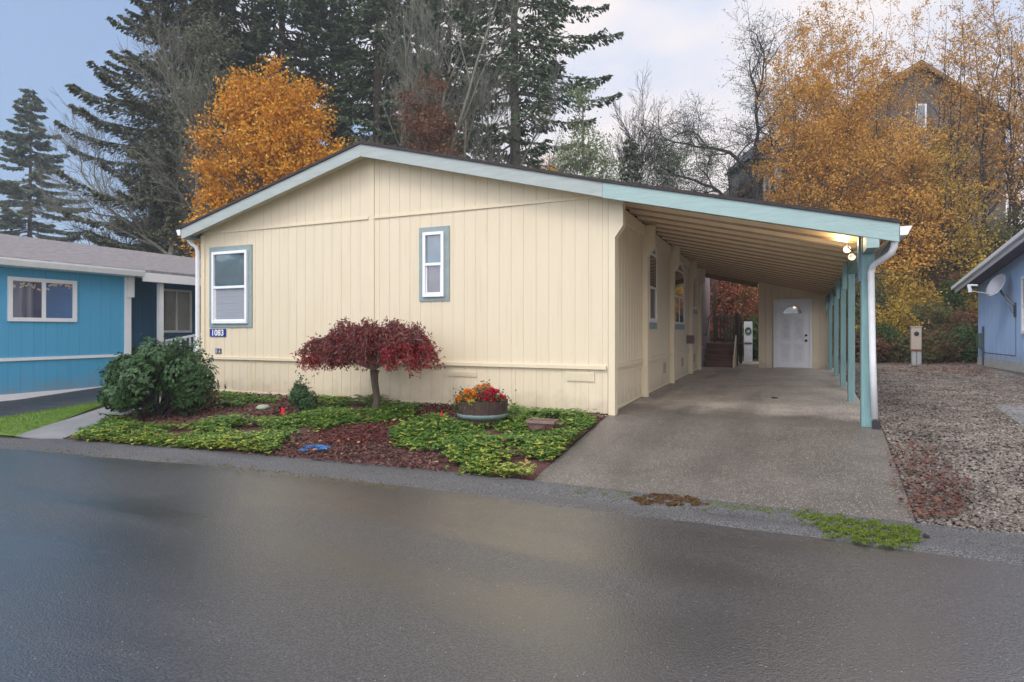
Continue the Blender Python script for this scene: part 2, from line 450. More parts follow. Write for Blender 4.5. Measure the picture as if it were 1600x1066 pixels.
# wet asphalt
def asphalt(name, base, rlo, rhi, wet_scale, dark=0.6, wet=False):
    m = bpy.data.materials.new(name); m.use_nodes = True
    N, L = m.node_tree.nodes, m.node_tree.links
    b = N['Principled BSDF']
    tc = N.new('ShaderNodeTexCoord')
    mp = N.new('ShaderNodeMapping'); mp.inputs['Scale'].default_value = (0.24, 1.25, 1); mp.inputs['Rotation'].default_value = (0, 0, 0.10)
    L.new(tc.outputs['Object'], mp.inputs[0])
    w = N.new('ShaderNodeTexNoise'); w.inputs['Scale'].default_value = wet_scale; w.inputs['Detail'].default_value = 5; w.inputs['Roughness'].default_value = 0.55
    w.inputs['Distortion'].default_value = 0.5
    L.new(mp.outputs[0], w.inputs[0])
    wr = N.new('ShaderNodeValToRGB'); wr.color_ramp.elements[0].position = 0.38; wr.color_ramp.elements[1].position = 0.60
    L.new(w.outputs['Fac'], wr.inputs[0])
    rr = N.new('ShaderNodeMapRange'); rr.inputs['To Min'].default_value = rlo; rr.inputs['To Max'].default_value = rhi
    L.new(wr.outputs[0], rr.inputs[0]); L.new(rr.outputs[0], b.inputs['Roughness'])
    cr = N.new('ShaderNodeMixRGB')
    cr.inputs['Color1'].default_value = (*[c * dark for c in base], 1); cr.inputs['Color2'].default_value = (*base, 1)
    L.new(wr.outputs[0], cr.inputs['Fac'])
    fn = N.new('ShaderNodeTexNoise'); fn.inputs['Scale'].default_value = 85; fn.inputs['Detail'].default_value = 4
    L.new(tc.outputs['Object'], fn.inputs[0])
    fr = N.new('ShaderNodeValToRGB'); fr.color_ramp.elements[0].position = 0.38; fr.color_ramp.elements[1].position = 0.66
    fr.color_ramp.elements[0].color = (0.3, 0.3, 0.31, 1); fr.color_ramp.elements[1].color = (2.0, 1.97, 1.97, 1)
    L.new(fn.outputs['Fac'], fr.inputs[0])
    mu = N.new('ShaderNodeMixRGB'); mu.blend_type = 'MULTIPLY'; mu.inputs['Fac'].default_value = 1
    L.new(cr.outputs[0], mu.inputs['Color1']); L.new(fr.outputs[0], mu.inputs['Color2'])
    vo = N.new('ShaderNodeTexVoronoi'); vo.inputs['Scale'].default_value = 55
    L.new(tc.outputs['Object'], vo.inputs['Vector'])
    sp = N.new('ShaderNodeSeparateColor'); L.new(vo.outputs['Color'], sp.inputs[0])
    gt = N.new('ShaderNodeMath'); gt.operation = 'GREATER_THAN'; gt.inputs[1].default_value = 0.955; L.new(sp.outputs[0], gt.inputs[0])
    ls = N.new('ShaderNodeMath'); ls.operation = 'LESS_THAN'; ls.inputs[1].default_value = 0.16; L.new(vo.outputs['Distance'], ls.inputs[0])
    an = N.new('ShaderNodeMath'); an.operation = 'MULTIPLY'; L.new(gt.outputs[0], an.inputs[0]); L.new(ls.outputs[0], an.inputs[1])
    m2 = N.new('ShaderNodeMixRGB'); m2.inputs['Color2'].default_value = (0.42, 0.42, 0.4, 1)
    L.new(an.outputs[0], m2.inputs['Fac']); L.new(mu.outputs[0], m2.inputs['Color1'])
    L.new(m2.outputs[0], b.inputs['Base Color'])
    bz = N.new('ShaderNodeTexNoise'); bz.inputs['Scale'].default_value = 95; bz.inputs['Detail'].default_value = 2
    L.new(tc.outputs['Object'], bz.inputs[0])
    bm_ = N.new('ShaderNodeMapRange'); bm_.inputs['To Min'].default_value = 0.18; bm_.inputs['To Max'].default_value = 0.5
    L.new(wr.outputs[0], bm_.inputs[0])
    bp = N.new('ShaderNodeBump'); bp.inputs['Distance'].default_value = 0.012
    L.new(bm_.outputs[0], bp.inputs['Strength'])
    L.new(bz.outputs['Fac'], bp.inputs['Height']); L.new(bp.outputs[0], b.inputs['Normal'])
    if wet:   # film of rain water, thicker in long streaks, with only part of the grain showing through
        b.inputs['Specular IOR Level'].default_value = 0.9
        b.inputs['Coat IOR'].default_value = 1.95
        cwm = N.new('ShaderNodeMapRange'); cwm.inputs['To Min'].default_value = 1.0; cwm.inputs['To Max'].default_value = 0.62
        L.new(wr.outputs[0], cwm.inputs[0]); L.new(cwm.outputs[0], b.inputs['Coat Weight'])
        crm = N.new('ShaderNodeMapRange'); crm.inputs['To Min'].default_value = 0.10; crm.inputs['To Max'].default_value = 0.24
        L.new(wr.outputs[0], crm.inputs[0]); L.new(crm.outputs[0], b.inputs['Coat Roughness'])
        b2 = N.new('ShaderNodeBump'); b2.inputs['Distance'].default_value = 0.014; b2.inputs['Strength'].default_value = 0.30
        L.new(bz.outputs['Fac'], b2.inputs['Height']); L.new(b2.outputs[0], b.inputs['Coat Normal'])
    return m
ROAD = asphalt('wet_asphalt', (0.040, 0.0385, 0.0385), 0.32, 0.5, 1.0, dark=0.40, wet=True)

GUTTERM = asphalt('damp_gutter_asphalt', (0.105, 0.105, 0.104), 0.5, 0.75, 2.0, dark=0.75)
DRIVE2 = asphalt('neighbour_driveway_asphalt', (0.055, 0.055, 0.058), 0.45, 0.7, 2.0)

def strip(name, m, xs, y0f, y1f, z0f, z1f, rows=3, kind='structure'):
    V = []; n = len(xs)
    for k in range(rows + 1):
        t = k / rows
        for x in xs:
            V.append((x, y0f(x) * (1 - t) + y1f(x) * t, z0f(x) * (1 - t) + z1f(x) * t))
    i, j = np.meshgrid(np.arange(n - 1), np.arange(rows)); a = (j * n + i).ravel()
    return np_mesh(name, V, np.stack([a, a + 1, a + n + 1, a + n], 1), m, kind=kind)
sx = np.concatenate([[-120, -60, -30, -20], np.arange(-12, 14, 0.4), [20, 40, 80, 140]])
gut = lambda x: float(edge_y(x)) - 0.60 - 0.015 * math.sin(x * 2.3) - 0.012 * math.sin(x * 7.1)
strip('street', ROAD, sx, lambda x: -60, lambda x: gut(x) + 0.01, lambda x: -0.02, lambda x: 0.004, 6)
strip('gutter_strip', GUTTERM, sx, gut, lambda x: float(edge_y(x)) + 0.02, lambda x: 0.003, lambda x: 0.03, 3)

# driveway slab of exposed aggregate
def drive_right(y): return float(np.interp(y, [-2.87, 0.34, 2.99, 5.91, 9.0, 12.5], [3.16, 3.36, 3.45, 3.59, 3.71, 3.80]))
AGG = mat('exposed_aggregate_concrete', (0.105, 0.092, 0.076), 0.45, 0.2, 1.6, bump=0.6, bscale=90, col2=(0.165, 0.147, 0.125), speck=(100, (0.40, 0.37, 0.33), 0.76))
_N, _L = AGG.node_tree.nodes, AGG.node_tree.links
_b = _N['Principled BSDF']; _src = _b.inputs['Base Color'].links[0].from_socket
_tc = _N.new('ShaderNodeTexCoord'); _mp = _N.new('ShaderNodeMapping'); _mp.inputs['Scale'].default_value = (1.6, 0.28, 1)
_L.new(_tc.outputs['Object'], _mp.inputs[0])
_nz = _N.new('ShaderNodeTexNoise'); _nz.inputs['Scale'].default_value = 1.1; _nz.inputs['Detail'].default_value = 4
_L.new(_mp.outputs[0], _nz.inputs[0])
_rp = _N.new('ShaderNodeValToRGB'); _rp.color_ramp.elements[0].position = 0.5; _rp.color_ramp.elements[1].position = 0.68
_rp.color_ramp.elements[0].color = (0, 0, 0, 1); _rp.color_ramp.elements[1].color = (0.38, 0.38, 0.38, 1)
_L.new(_nz.outputs['Fac'], _rp.inputs[0])
_mx = _N.new('ShaderNodeMixRGB'); _mx.inputs['Color2'].default_value = (0.065, 0.058, 0.052, 1)
_L.new(_rp.outputs[0], _mx.inputs['Fac'])
# slab is dry and paler under the roof, tone raised further to brighten the carport
_sx = _N.new('ShaderNodeSeparateXYZ'); _L.new(_tc.outputs['Object'], _sx.inputs[0])
_n5 = _N.new('ShaderNodeTexNoise'); _n5.inputs['Scale'].default_value = 1.3; _n5.inputs['Detail'].default_value = 5; _L.new(_tc.outputs['Object'], _n5.inputs[0])
_a5 = _N.new('ShaderNodeMath'); _a5.operation = 'MULTIPLY_ADD'; _a5.inputs[1].default_value = -2.6; _L.new(_n5.outputs['Fac'], _a5.inputs[0]); _L.new(_sx.outputs['Y'], _a5.inputs[2])
_r5 = _N.new('ShaderNodeMapRange'); _r5.inputs['From Min'].default_value = -0.7; _r5.inputs['From Max'].default_value = 0.7; _L.new(_a5.outputs[0], _r5.inputs[0])
_g5 = _N.new('ShaderNodeVectorMath'); _g5.operation = 'SCALE'
_s5 = _N.new('ShaderNodeMapRange'); _s5.inputs['To Min'].default_value = 1.0; _s5.inputs['To Max'].default_value = 3.0; _L.new(_r5.outputs[0], _s5.inputs[0])
_L.new(_src, _g5.inputs[0]); _L.new(_s5.outputs[0], _g5.inputs['Scale'])
_h5 = _N.new('ShaderNodeMapRange'); _h5.inputs['To Min'].default_value = 0.42; _h5.inputs['To Max'].default_value = 0.8; _L.new(_r5.outputs[0], _h5.inputs[0]); _L.new(_h5.outputs[0], _b.inputs['Roughness'])
_L.new(_g5.outputs[0], _mx.inputs['Color1']); _L.new(_mx.outputs[0], _b.inputs['Base Color'])
yy = np.concatenate([np.linspace(-2.87, 0, 10), np.linspace(0.4, 16.0, 24)])
V = []
for y in yy:
    xr = drive_right(min(y, 12.5))
    for t in np.linspace(0, 1, 9): V.append((t * xr, y, float(G(t * xr, y)) + 0.015))
n = 9; i, j = np.meshgrid(np.arange(n - 1), np.arange(len(yy) - 1)); a = (j * n + i).ravel()
Q = [tuple(q) for q in np.stack([a, a + 1, a + n + 1, a + n], 1)]
mb = MB(); mb.add(V, Q)
rim = [k for k in range(n)] + [k * n + n - 1 for k in range(1, len(yy))]
b0 = len(mb.v)
mb.v += [(mb.v[k][0], mb.v[k][1], mb.v[k][2] - 0.09) for k in rim]
mb.f += [(rim[k + 1], rim[k], b0 + k, b0 + k + 1) for k in range(len(rim) - 1)]
lft = [k * n for k in range(len(yy))]
b0 = len(mb.v); mb.v += [(mb.v[k][0], mb.v[k][1], mb.v[k][2] - 0.09) for k in lft]
mb.f += [(lft[k + 1], lft[k], b0 + k, b0 + k + 1) for k in range(len(lft) - 1)]
mb.build('driveway', AGG, kind='structure')

MULCH = mat('bark_mulch_soil', (0.055, 0.024, 0.02), 0.95, 0.4, 14, bump=1.0, bscale=45, col2=(0.12, 0.045, 0.035))
_bl = ground_at(90, 691)
def bed_left(y): return np.interp(y, [_bl[1], -0.1], [_bl[0], -8.22])
rows = np.linspace(0, 1, 9); bx = np.linspace(0, 1, 30)
V = []
for t in rows:
    for u in bx:
        xx = _bl[0] * (1 - u); y0 = float(edge_y(xx)); y = y0 * (1 - t)
        xx = float(bed_left(y)) * (1 - u)
        V.append((xx, y, float(G(xx, y)) + 0.004 + (0.03 * math.sin(t * math.pi) * (1 + 0.5 * math.sin(xx * 3)))))
n = len(bx); i, j = np.meshgrid(np.arange(n - 1), np.arange(8)); a = (j * n + i).ravel()
np_mesh('mulch_bed', V, np.stack([a, a + 1, a + n + 1, a + n], 1), MULCH, kind='structure')

GRAVEL = mat('gravel_bed_stones', (0.04, 0.034, 0.03), 0.9, 0.5, 60, bump=1.0, bscale=40, col2=(0.16, 0.14, 0.12))
V = []
gy = np.concatenate([np.linspace(-2.87, 0, 8), np.linspace(0.5, 18.6, 26)]); gxn = 12
for y in gy:
    xl = drive_right(min(y, 12.5)) - 0.03
    for t in np.linspace(0, 1, gxn): V.append((xl + (22 - xl) * t * t, y, float(G(xl, y)) + 0.004))
i, j = np.meshgrid(np.arange(gxn - 1), np.arange(len(gy) - 1)); a = (j * gxn + i).ravel()
V = np.array(V); V[:, 2] = G(V[:, 0], V[:, 1]) - 0.004
np_mesh('gravel_bed', V, np.stack([a, a + 1, a + gxn + 1, a + gxn], 1), GRAVEL, kind='structure')

# left lots: walkway, grass strip, neighbour's driveway
LAWN = mat('lawn_turf', (0.10, 0.19, 0.03), 0.9, 0.3, 8, bump=0.8, bscale=90, col2=(0.17, 0.28, 0.05))
WALK = mat('walkway_concrete', (0.24, 0.24, 0.245), 0.6, 0.15, 3, bump=0.2, bscale=80)
g = ground_at
sheet('lawn', LAWN, [(-13, -4.2), g(30, 682), g(190, 622), (-11.1, 2.2)], 12, 12, 0.0)
sheet('walkway', WALK, [g(24, 681), g(88, 690), (-8.25, -0.2), g(192, 628)], 6, 10, 0.004, skirt=0.02)
sheet('neighbour_driveway', DRIVE2, [(-22, -3.4), g(0, 654), g(196, 622), g(196, 603)], 10, 10, 0.010)
SLABM = mat('grey_slab_concrete', (0.20, 0.205, 0.22), 0.6, 0.12, 2, bump=0.2, bscale=70)
p1 = g(1549, 633); p2 = g(1600, 670)
sheet('concrete_slab', SLABM, [p1, p2, (p2[0] + 3, p2[1] - 0.8), (p1[0] + 4.5, p1[1] + 0.1)], 4, 4, 0.02, skirt=0.06)

# ---------------------------------------------------------------- siding and windows
def siding(name, m, parent, axis, a0, a1, plane, out, z0f, z1f, pitch=0.203, depth=0.006, gw=0.0065, segs=1):
    """grooved sheet: axis 'x' runs along x at y=plane, axis 'y' runs along y at x=plane; out is the outward sign"""
    prof = []; t = a0; prof.append((a0, 0))
    k = 1
    while a0 + k * pitch < a1 - 0.02:
        c = a0 + k * pitch
        prof += [(c - gw, 0), (c - gw * 0.5, -depth), (c + gw * 0.5, -depth), (c + gw, 0)]
        k += 1
    prof.append((a1, 0))
    V = []; Q = []
    for (u, d) in prof:
        for z in (z0f(u), z1f(u)):
            V.append((u, plane + out * d, z) if axis == 'x' else (plane + out * d, u, z))
    for i in range(len(prof) - 1):
        q = (2 * i, 2 * i + 2, 2 * i + 3, 2 * i + 1)
        flip = (axis == 'x' and out > 0) or (axis == 'y' and out < 0)
        Q.append(q[::-1] if flip else q)
    return np_mesh(name, np.array(V), np.array(Q), m, parent)

def glass_mat(name, col, col2=None, scale=3):
    m = mat(name, col, 0.05, 0.15, scale, spec=1.0, coat=1.0, col2=col2, stretch=(1, 1, 1) if scale != 2.5 else (0.5, 0.5, 22))
    return m
BLIND = glass_mat('glass_over_blind', (0.27, 0.28, 0.31), (0.40, 0.41, 0.43), 2.5)
BLUEGLASS = glass_mat('glass_reflecting', (0.07, 0.12, 0.14))
DARKGLASS = glass_mat('glass_dark_interior', (0.05, 0.045, 0.045))
CURTAIN = glass_mat('glass_dark_curtain', (0.075, 0.05, 0.045), (0.11, 0.08, 0.07), 8)

def ring(mb, axis, out, p, a0, a1, z0, z1, w, d0, d1):
    """rectangular ring of width w on plane p between depths d0,d1 (proud)"""
    def bx(u0, u1, v0, v1):
        q0, q1 = sorted((p + out * d0, p + out * d1))
        if axis == 'x': mb.box(u0, u1, q0, q1, v0, v1)
        else: mb.box(q0, q1, u0, u1, v0, v1)
    bx(a0, a0 + w, z0, z1); bx(a1 - w, a1, z0, z1); bx(a0 + w, a1 - w, z1 - w, z1); bx(a0 + w, a1 - w, z0, z0 + w)

def slab(mb, axis, out, p, a0, a1, z0, z1, d0, d1):
    q0, q1 = sorted((p + out * d0, p + out * d1))
    if axis == 'x': mb.box(a0, a1, q0, q1, z0, z1)
    else: mb.box(q0, q1, a0, a1, z0, z1)
    return mb

def window(parent, axis, out, p, a0, a1, z0, z1, trim=None, trim_w=0.1, frame_w=0.05, split='h', panes=None, sill=None, proud=0.05):
    """a0..a1,z0..z1 = vinyl frame outline. window > frame, trim, pane"""
    w = MB(); ring(w, axis, out, p, a0, a1, z0, z1, frame_w, 0.0, proud)
    zm = z0 + (z1 - z0) * 0.50; am = (a0 + a1) / 2
    if split == 'h': slab(w, axis, out, p, a0 + frame_w, a1 - frame_w, zm - frame_w * 0.4, zm + frame_w * 0.5, 0.0, proud - 0.006)
    if split == 'v': slab(w, axis, out, p, am - frame_w * 0.45, am + frame_w * 0.45, z0 + frame_w, z1 - frame_w, 0.0, proud - 0.006)
    if split == 'hv':
        slab(w, axis, out, p, a0 + frame_w, a1 - frame_w, zm - frame_w * 0.4, zm + frame_w * 0.4, 0.0, proud - 0.006)
        slab(w, axis, out, p, am - frame_w * 0.4, am + frame_w * 0.4, z0 + frame_w, zm - frame_w * 0.4, 0.0, proud - 0.009)
        slab(w, axis, out, p, am - frame_w * 0.4, am + frame_w * 0.4, zm + frame_w * 0.4, z1 - frame_w, 0.0, proud - 0.009)
    o = w.build('window', WHITE, parent, bevel=0.004)
    panes = panes or [DARKGLASS, DARKGLASS]
    if split in ('h', 'hv'): rects = [(a0 + frame_w, a1 - frame_w, zm, z1 - frame_w), (a0 + frame_w, a1 - frame_w, z0 + frame_w, zm)]
    elif split == 'v': rects = [(a0 + frame_w, am, z0 + frame_w, z1 - frame_w), (am, a1 - frame_w, z0 + frame_w, z1 - frame_w)]
    else: rects = [(a0 + frame_w, a1 - frame_w, z0 + frame_w, z1 - frame_w)]
    for k, (u0, u1, v0, v1) in enumerate(rects):
        pm = MB(); slab(pm, axis, out, p, u0, u1, v0, v1, 0.002, 0.014 + 0.008 * (k == 0))
        pm.build('pane', panes[k % len(panes)], o)
        if split == 'h' and k == 1:   # inner sash of the lower light
            sm = MB(); ring(sm, axis, out, p, u0, u1, v0, v1, frame_w * 0.45, 0.013, 0.032); sm.build('sash', WHITE, o)
    if trim:
        t = MB(); ring(t, axis, out, p, a0 - trim_w, a1 + trim_w, z0 - trim_w * 0.75, z1 + trim_w, trim_w - 0.002, 0.0, 0.022)
        t.build('trim', trim, o)
    if sill:
        t = MB(); slab(t, axis, out, p, a0, a1, z0 - 0.13, z0 - 0.003, 0.0, 0.03); t.build('sill', sill, o)
    return o

# ---------------------------------------------------------------- the yellow house
def zr(x):
    return 4.63 - 0.256 * abs(x + 4.1) if x <= 0 else 3.58 - 0.236 * x
house = thing('manufactured_house', 'pale yellow single-storey house with grooved siding and low gable roof', 'house', (-4.1, 7, 0.28))
HB = 0.22
siding('front_wall', CREAM, house, 'x', -8.2, 0.0, 0.0, -1, lambda u: 0.95, lambda u: zr(u) - 0.15)
siding('skirting', CREAM, house, 'x', -8.2, 0.0, 0.006, -1, lambda u: HB + 0.1, lambda u: 0.95)
mb = MB()
mb.box(-8.2, -1.45, -0.012, 0.02, HB - 0.12, HB + 0.135)
mb.box(-1.43, -0.02, -0.014, 0.02, HB - 0.12, HB + 0.08)
mb.build('base_board', CREAM_TRIM, house)
mb = MB(); mb.box(-8.14, -0.02, -0.038, -0.001, 0.945, 1.005); mb.build('belly_band', CREAM_TRIM, house, bevel=0.006)
mb = MB(); mb.box(-8.1, -4.16, -0.022, -0.001, 3.395, 3.44); mb.box(-4.04, -0.05, -0.022, -0.001, 3.395, 3.44)
mb.build('gable_band', CREAM_TRIM, house, bevel=0.004)
mb = MB(); mb.box(-4.155, -4.045, -0.017, -0.001, 1.007, 4.45); mb.build('centre_batten', CREAM_TRIM, house, bevel=0.003)
mb = MB(); mb.box(-8.225, -8.12, -0.02, -0.001, 0.2, 3.38); mb.build('corner_trim', CREAM_TRIM, house)
for xx in (-6.9, -4.07, -1.44):
    mb = MB(); mb.box(xx - 0.004, xx + 0.004, -0.0055, -0.0005, HB + 0.14, 0.94); mb.build('skirting_seam', DARKWOOD if False else CREAM_DARK, house)
for (xa, xb, za, zb) in ((-0.62, -0.2, 0.77, 0.905), (-2.6, -2.1, 0.78, 0.86)):
    mb = MB(); mb.box(xa, xb, -0.012, -0.001, za, zb)
    for k in range(6): mb.box(xa + 0.02, xb - 0.02, -0.016, -0.0125, za + 0.012 + k * (zb - za - 0.02) / 6, za + 0.012 + (k + 0.55) * (zb - za - 0.02) / 6)
    mb.build('skirting_vent', CREAM_TRIM, house)
# side wall along the carport
siding('side_wall', CREAM, house, 'y', 0.0, 11.5, 0.0, 1, lambda u: 0.95, lambda u: 3.42, depth=0.012, gw=0.012)
siding('side_skirting', CREAM, house, 'y', 0.0, 11.5, -0.006, 1, lambda u: HB, lambda u: 0.95)
mb = MB(); mb.box(0.001, 0.035, 0.1, 11.5, 0.945, 1.005); mb.build('side_belly_band', CREAM_TRIM, house, bevel=0.005)
mb = MB()
for (ya, yb) in ((0.18, 2.28), (2.5, 5.24), (5.46, 8.36), (8.58, 10.3)):
    for z_ in (0.36, 0.87): mb.box(0.0, 0.012, ya, yb, z_ - 0.02, z_ + 0.02)
    for y_ in (ya, yb - 0.04): mb.box(0.0, 0.0115, y_, y_ + 0.04, 0.382, 0.848)
mb.build('skirting_frame', CREAM_TRIM, house)
for yv in (4.5, 7.1, 9.5):
    mb = MB(); mb.box(0.0, 0.012, yv, yv + 0.28, 0.6, 0.82); mb.build('skirting_vent', mat('tan_vent', (0.42, 0.34, 0.22), 0.6), house)
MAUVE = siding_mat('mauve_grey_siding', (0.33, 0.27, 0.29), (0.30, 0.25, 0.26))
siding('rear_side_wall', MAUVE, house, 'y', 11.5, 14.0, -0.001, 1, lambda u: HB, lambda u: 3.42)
siding('left_wall', CREAM, house, 'y', 0.0, 14.0, -8.2, -1, lambda u: HB, lambda u: 3.42)
siding('back_wall', CREAM, house, 'x', -8.2, 0.0, 14.0, 1, lambda u: HB, lambda u: zr(u) - 0.15)
# roof deck, soffit, fascia
Y0, Y1 = -0.33, 14.3
mb = MB()
top = [(-8.42, zr(-8.42)), (-4.1, 4.63), (0.0, zr(0))]
mb.prism(top + [(x, z - 0.042) for x, z in top[::-1]], 'y', Y0, Y1)
mb.build('roof', SHINGLE, house)
mb = MB()
so = [(-8.38, zr(-8.38) - 0.15), (-4.1, 4.48), (-0.01, zr(-0.01) - 0.15)]
mb.prism(so + [(x, z + 0.02) for x, z in so[::-1]], 'y', Y0 + 0.055, 0.0)
mb.build('soffit', CREAM_TRIM, house)
for xa, xb in ((-8.40, -4.1), (-4.1, 0.0)):
    mb = MB(); mb.prism([(xa, zr(xa) - 0.043), (xb, zr(xb) - 0.043), (xb, zr(xb) - 0.245), (xa, zr(xa) - 0.245)], 'y', Y0 + 0.025, Y0 + 0.055)
    mb.build('fascia', GREYTEAL, house, bevel=0.003)
mb = MB(); mb.box(-8.42, -8.395, Y0 + 0.056, Y1, zr(-8.4) - 0.24, zr(-8.4) - 0.045); mb.box(-8.395, -8.2, 0.001, Y1, zr(-8.4) - 0.22, zr(-8.4) - 0.2)
mb.build('eave_fascia', GREYTEAL, house)
mb = MB(); mb.prism([(-8.425, 3.36), (-8.50, 3.36), (-8.54, 3.46), (-8.54, 3.47), (-8.425, 3.47)], 'y', Y0 + 0.02, Y1)
gt_ = mb.build('gutter', WHITEGUT, house)
mb = MB(); mb.tube([(-8.46, -0.12, 3.37), (-8.46, -0.1, 3.30), (-8.42, -0.06, 3.22), (-8.30, -0.05, 3.15), (-8.27, -0.05, 3.05), (-8.27, -0.05, 0.35), (-8.28, -0.12, 0.28)], 0.042, 8)
mb.build('downspout', WHITEGUT, house, smooth=False)
# windows in the gable wall
window(house, 'x', -1, 0.0, -7.88, -6.95, 1.64, 3.03, trim=TRIMTEAL, trim_w=0.10, frame_w=0.055, panes=[BLUEGLASS, BLIND], proud=0.06)
window(house, 'x', -1, 0.0, -3.055, -2.665, 2.045, 3.09, trim=TRIMTEAL, trim_w=0.085, frame_w=0.05, panes=[glass_mat('glass_blue_grey', (0.10, 0.17, 0.22)), glass_mat('glass_grey_screen', (0.15, 0.14, 0.17))], proud=0.06)
# arched windows on the side wall
def arch_window(y0, y1, z0, zs, split, panes):
    o = window(house, 'y', 1, 0.0, y0, y1, z0, zs, frame_w=0.05, split=split, panes=panes, sill=TRIMTEAL, proud=0.03)
    r = (y1 - y0) / 2; c = (y0 + y1) / 2; h = 0.20
    pts = [(c + r * math.cos(t), zs + h * math.sin(t)) for t in np.linspace(0, math.pi, 13)]
    pin = [(c + (r - 0.05) * math.cos(t), zs + (h - 0.045) * math.sin(t)) for t in np.linspace(0, math.pi, 13)]
    mb = MB()
    for k in range(12):
        mb.prism([pts[k], pts[k + 1], pin[k + 1], pin[k]], 'x', 0.0, 0.03)
    mb.build('arch_frame', WHITE, o)
    mb = MB(); mb.prism(pin, 'x', 0.002, 0.012); mb.build('arch_pane', panes[0], o)
arch_window(2.85, 3.62, 1.66, 2.98, 'h', [CURTAIN, DARKGLASS])
arch_window(5.85, 7.45, 1.66, 2.98, 'hv', [CURTAIN, DARKGLASS])
window(house, 'y', 1, 0.0, 9.1, 10.15, 2.12, 3.15, frame_w=0.06, split='v', panes=[DARKGLASS, CURTAIN], sill=TRIMTEAL, proud=0.03)
mb = MB(); mb.prism([(8.0, 1.16), (8.1, 1.16), (8.28, 1.27), (8.1, 1.38), (8.0, 1.38)], 'x', 0.0, 0.18); mb.build('utility_cover', mat('brown_metal', (0.16, 0.10, 0.09), 0.5), house)

# ---------------------------------------------------------------- carport
cp = thing('carport', 'open carport with tan raftered ceiling on teal posts beside the yellow house', 'carport', (1.7, 6, 0.3))
def beam_x(y): return float(np.interp(y, [-0.3, 0.34, 2.99, 5.91, 9.0, 12.2], [3.20, 3.22, 3.31, 3.45, 3.57, 3.64]))
XE0, XE1 = 3.46, 3.86
mb = MB()
for z_off0, z_off1 in ((0.0, -0.042),):
    t0 = [(0.001, Y0, zr(0)), (XE0, Y0, zr(XE0)), (XE1, 12.3, zr(XE1)), (0.001, 12.3, zr(0))]
    v = t0 + [(x, y, z - 0.042) for x, y, z in t0]
    mb.add(v, [(0, 1, 2, 3), (7, 6, 5, 4), (0, 4, 5, 1), (1, 5, 6, 2), (2, 6, 7, 3), (3, 7, 4, 0)])
mb.build('roof', SHINGLE, cp)
mb = MB()
t0 = [(0.002, Y0 + 0.06, zr(0) - 0.046), (XE0 - 0.03, Y0 + 0.06, zr(XE0) - 0.043), (XE1 - 0.03, 12.25, zr(XE1) - 0.043), (0.002, 12.25, zr(0) - 0.046)]
v = t0 + [(x, y, z - 0.015) for x, y, z in t0]
mb.add(v, [(0, 1, 2, 3), (7, 6, 5, 4), (0, 4, 5, 1), (1, 5, 6, 2), (2, 6, 7, 3), (3, 7, 4, 0)])
mb.build('ceiling', CEILPLY, cp)
for k in range(21):
    y = 0.12 + k * 0.595
    xe = beam_x(y) + 0.16
    mb = MB(); mb.prism([(0.01, zr(0.01) - 0.062), (xe, zr(xe) - 0.062), (xe, zr(xe) - 0.168), (0.01, zr(0.01) - 0.168)], 'y', y - 0.02, y + 0.02)
    rf = mb.build('rafter', CREAM_DARK, cp)
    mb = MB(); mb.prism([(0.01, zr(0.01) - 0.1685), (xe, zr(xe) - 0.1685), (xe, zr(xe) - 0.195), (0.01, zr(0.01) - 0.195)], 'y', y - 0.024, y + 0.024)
    mb.build('shade_strip', RAFTER_SHADE, rf)  # added brown strip draws the shade line under the rafter in colour
mb = MB(); mb.prism([(0.003, zr(0) - 0.043), (XE0, zr(XE0) - 0.043), (XE0, zr(XE0) - 0.255), (0.003, zr(0) - 0.255)], 'y', Y0 + 0.02, Y0 + 0.055)
mb.build('fascia', AQUA, cp, bevel=0.004)
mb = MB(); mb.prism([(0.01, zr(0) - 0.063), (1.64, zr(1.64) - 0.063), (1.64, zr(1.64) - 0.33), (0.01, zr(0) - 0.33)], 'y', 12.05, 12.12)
mb.build('rear_beam', mat('brown_beam', (0.28, 0.19, 0.13), 0.7), cp)  # rear beam in one even brown
mb = MB()
for (ya, yb) in ((0.2, 2.29), (2.49, 5.25), (5.45, 8.37), (8.57, 10.3)): mb.box(0.001, 0.06, ya, yb, 3.18, 3.36)
mb.build('ledger', CREAM_TRIM, cp)
mb = MB()
for ya, yb in ((-0.3, 0.34), (0.34, 2.99), (2.99, 5.91), (5.91, 9.0), (9.0, 12.2)):
    a, b = Vector((beam_x(ya), ya, 2.565)), Vector((beam_x(yb), yb, 2.50))
    a.z = 2.565 - 0.08 * (ya / 12); b.z = 2.565 - 0.08 * (yb / 12)
    mb.beam(a, b, 0.115, 0.21)
mb.build('beam', AQUA if False else TEALPOST, cp)
mb = MB(); mb.box(3.135, 3.265, -0.3045, -0.25, 2.46, 2.672); mb.build('beam_end', AQUA, cp)
posts = [(3.22, 0.34, 0.14), (3.31, 2.99, 0.10), (3.45, 5.91, 0.10), (3.57, 9.0, 0.10), (3.63, 11.7, 0.10)]
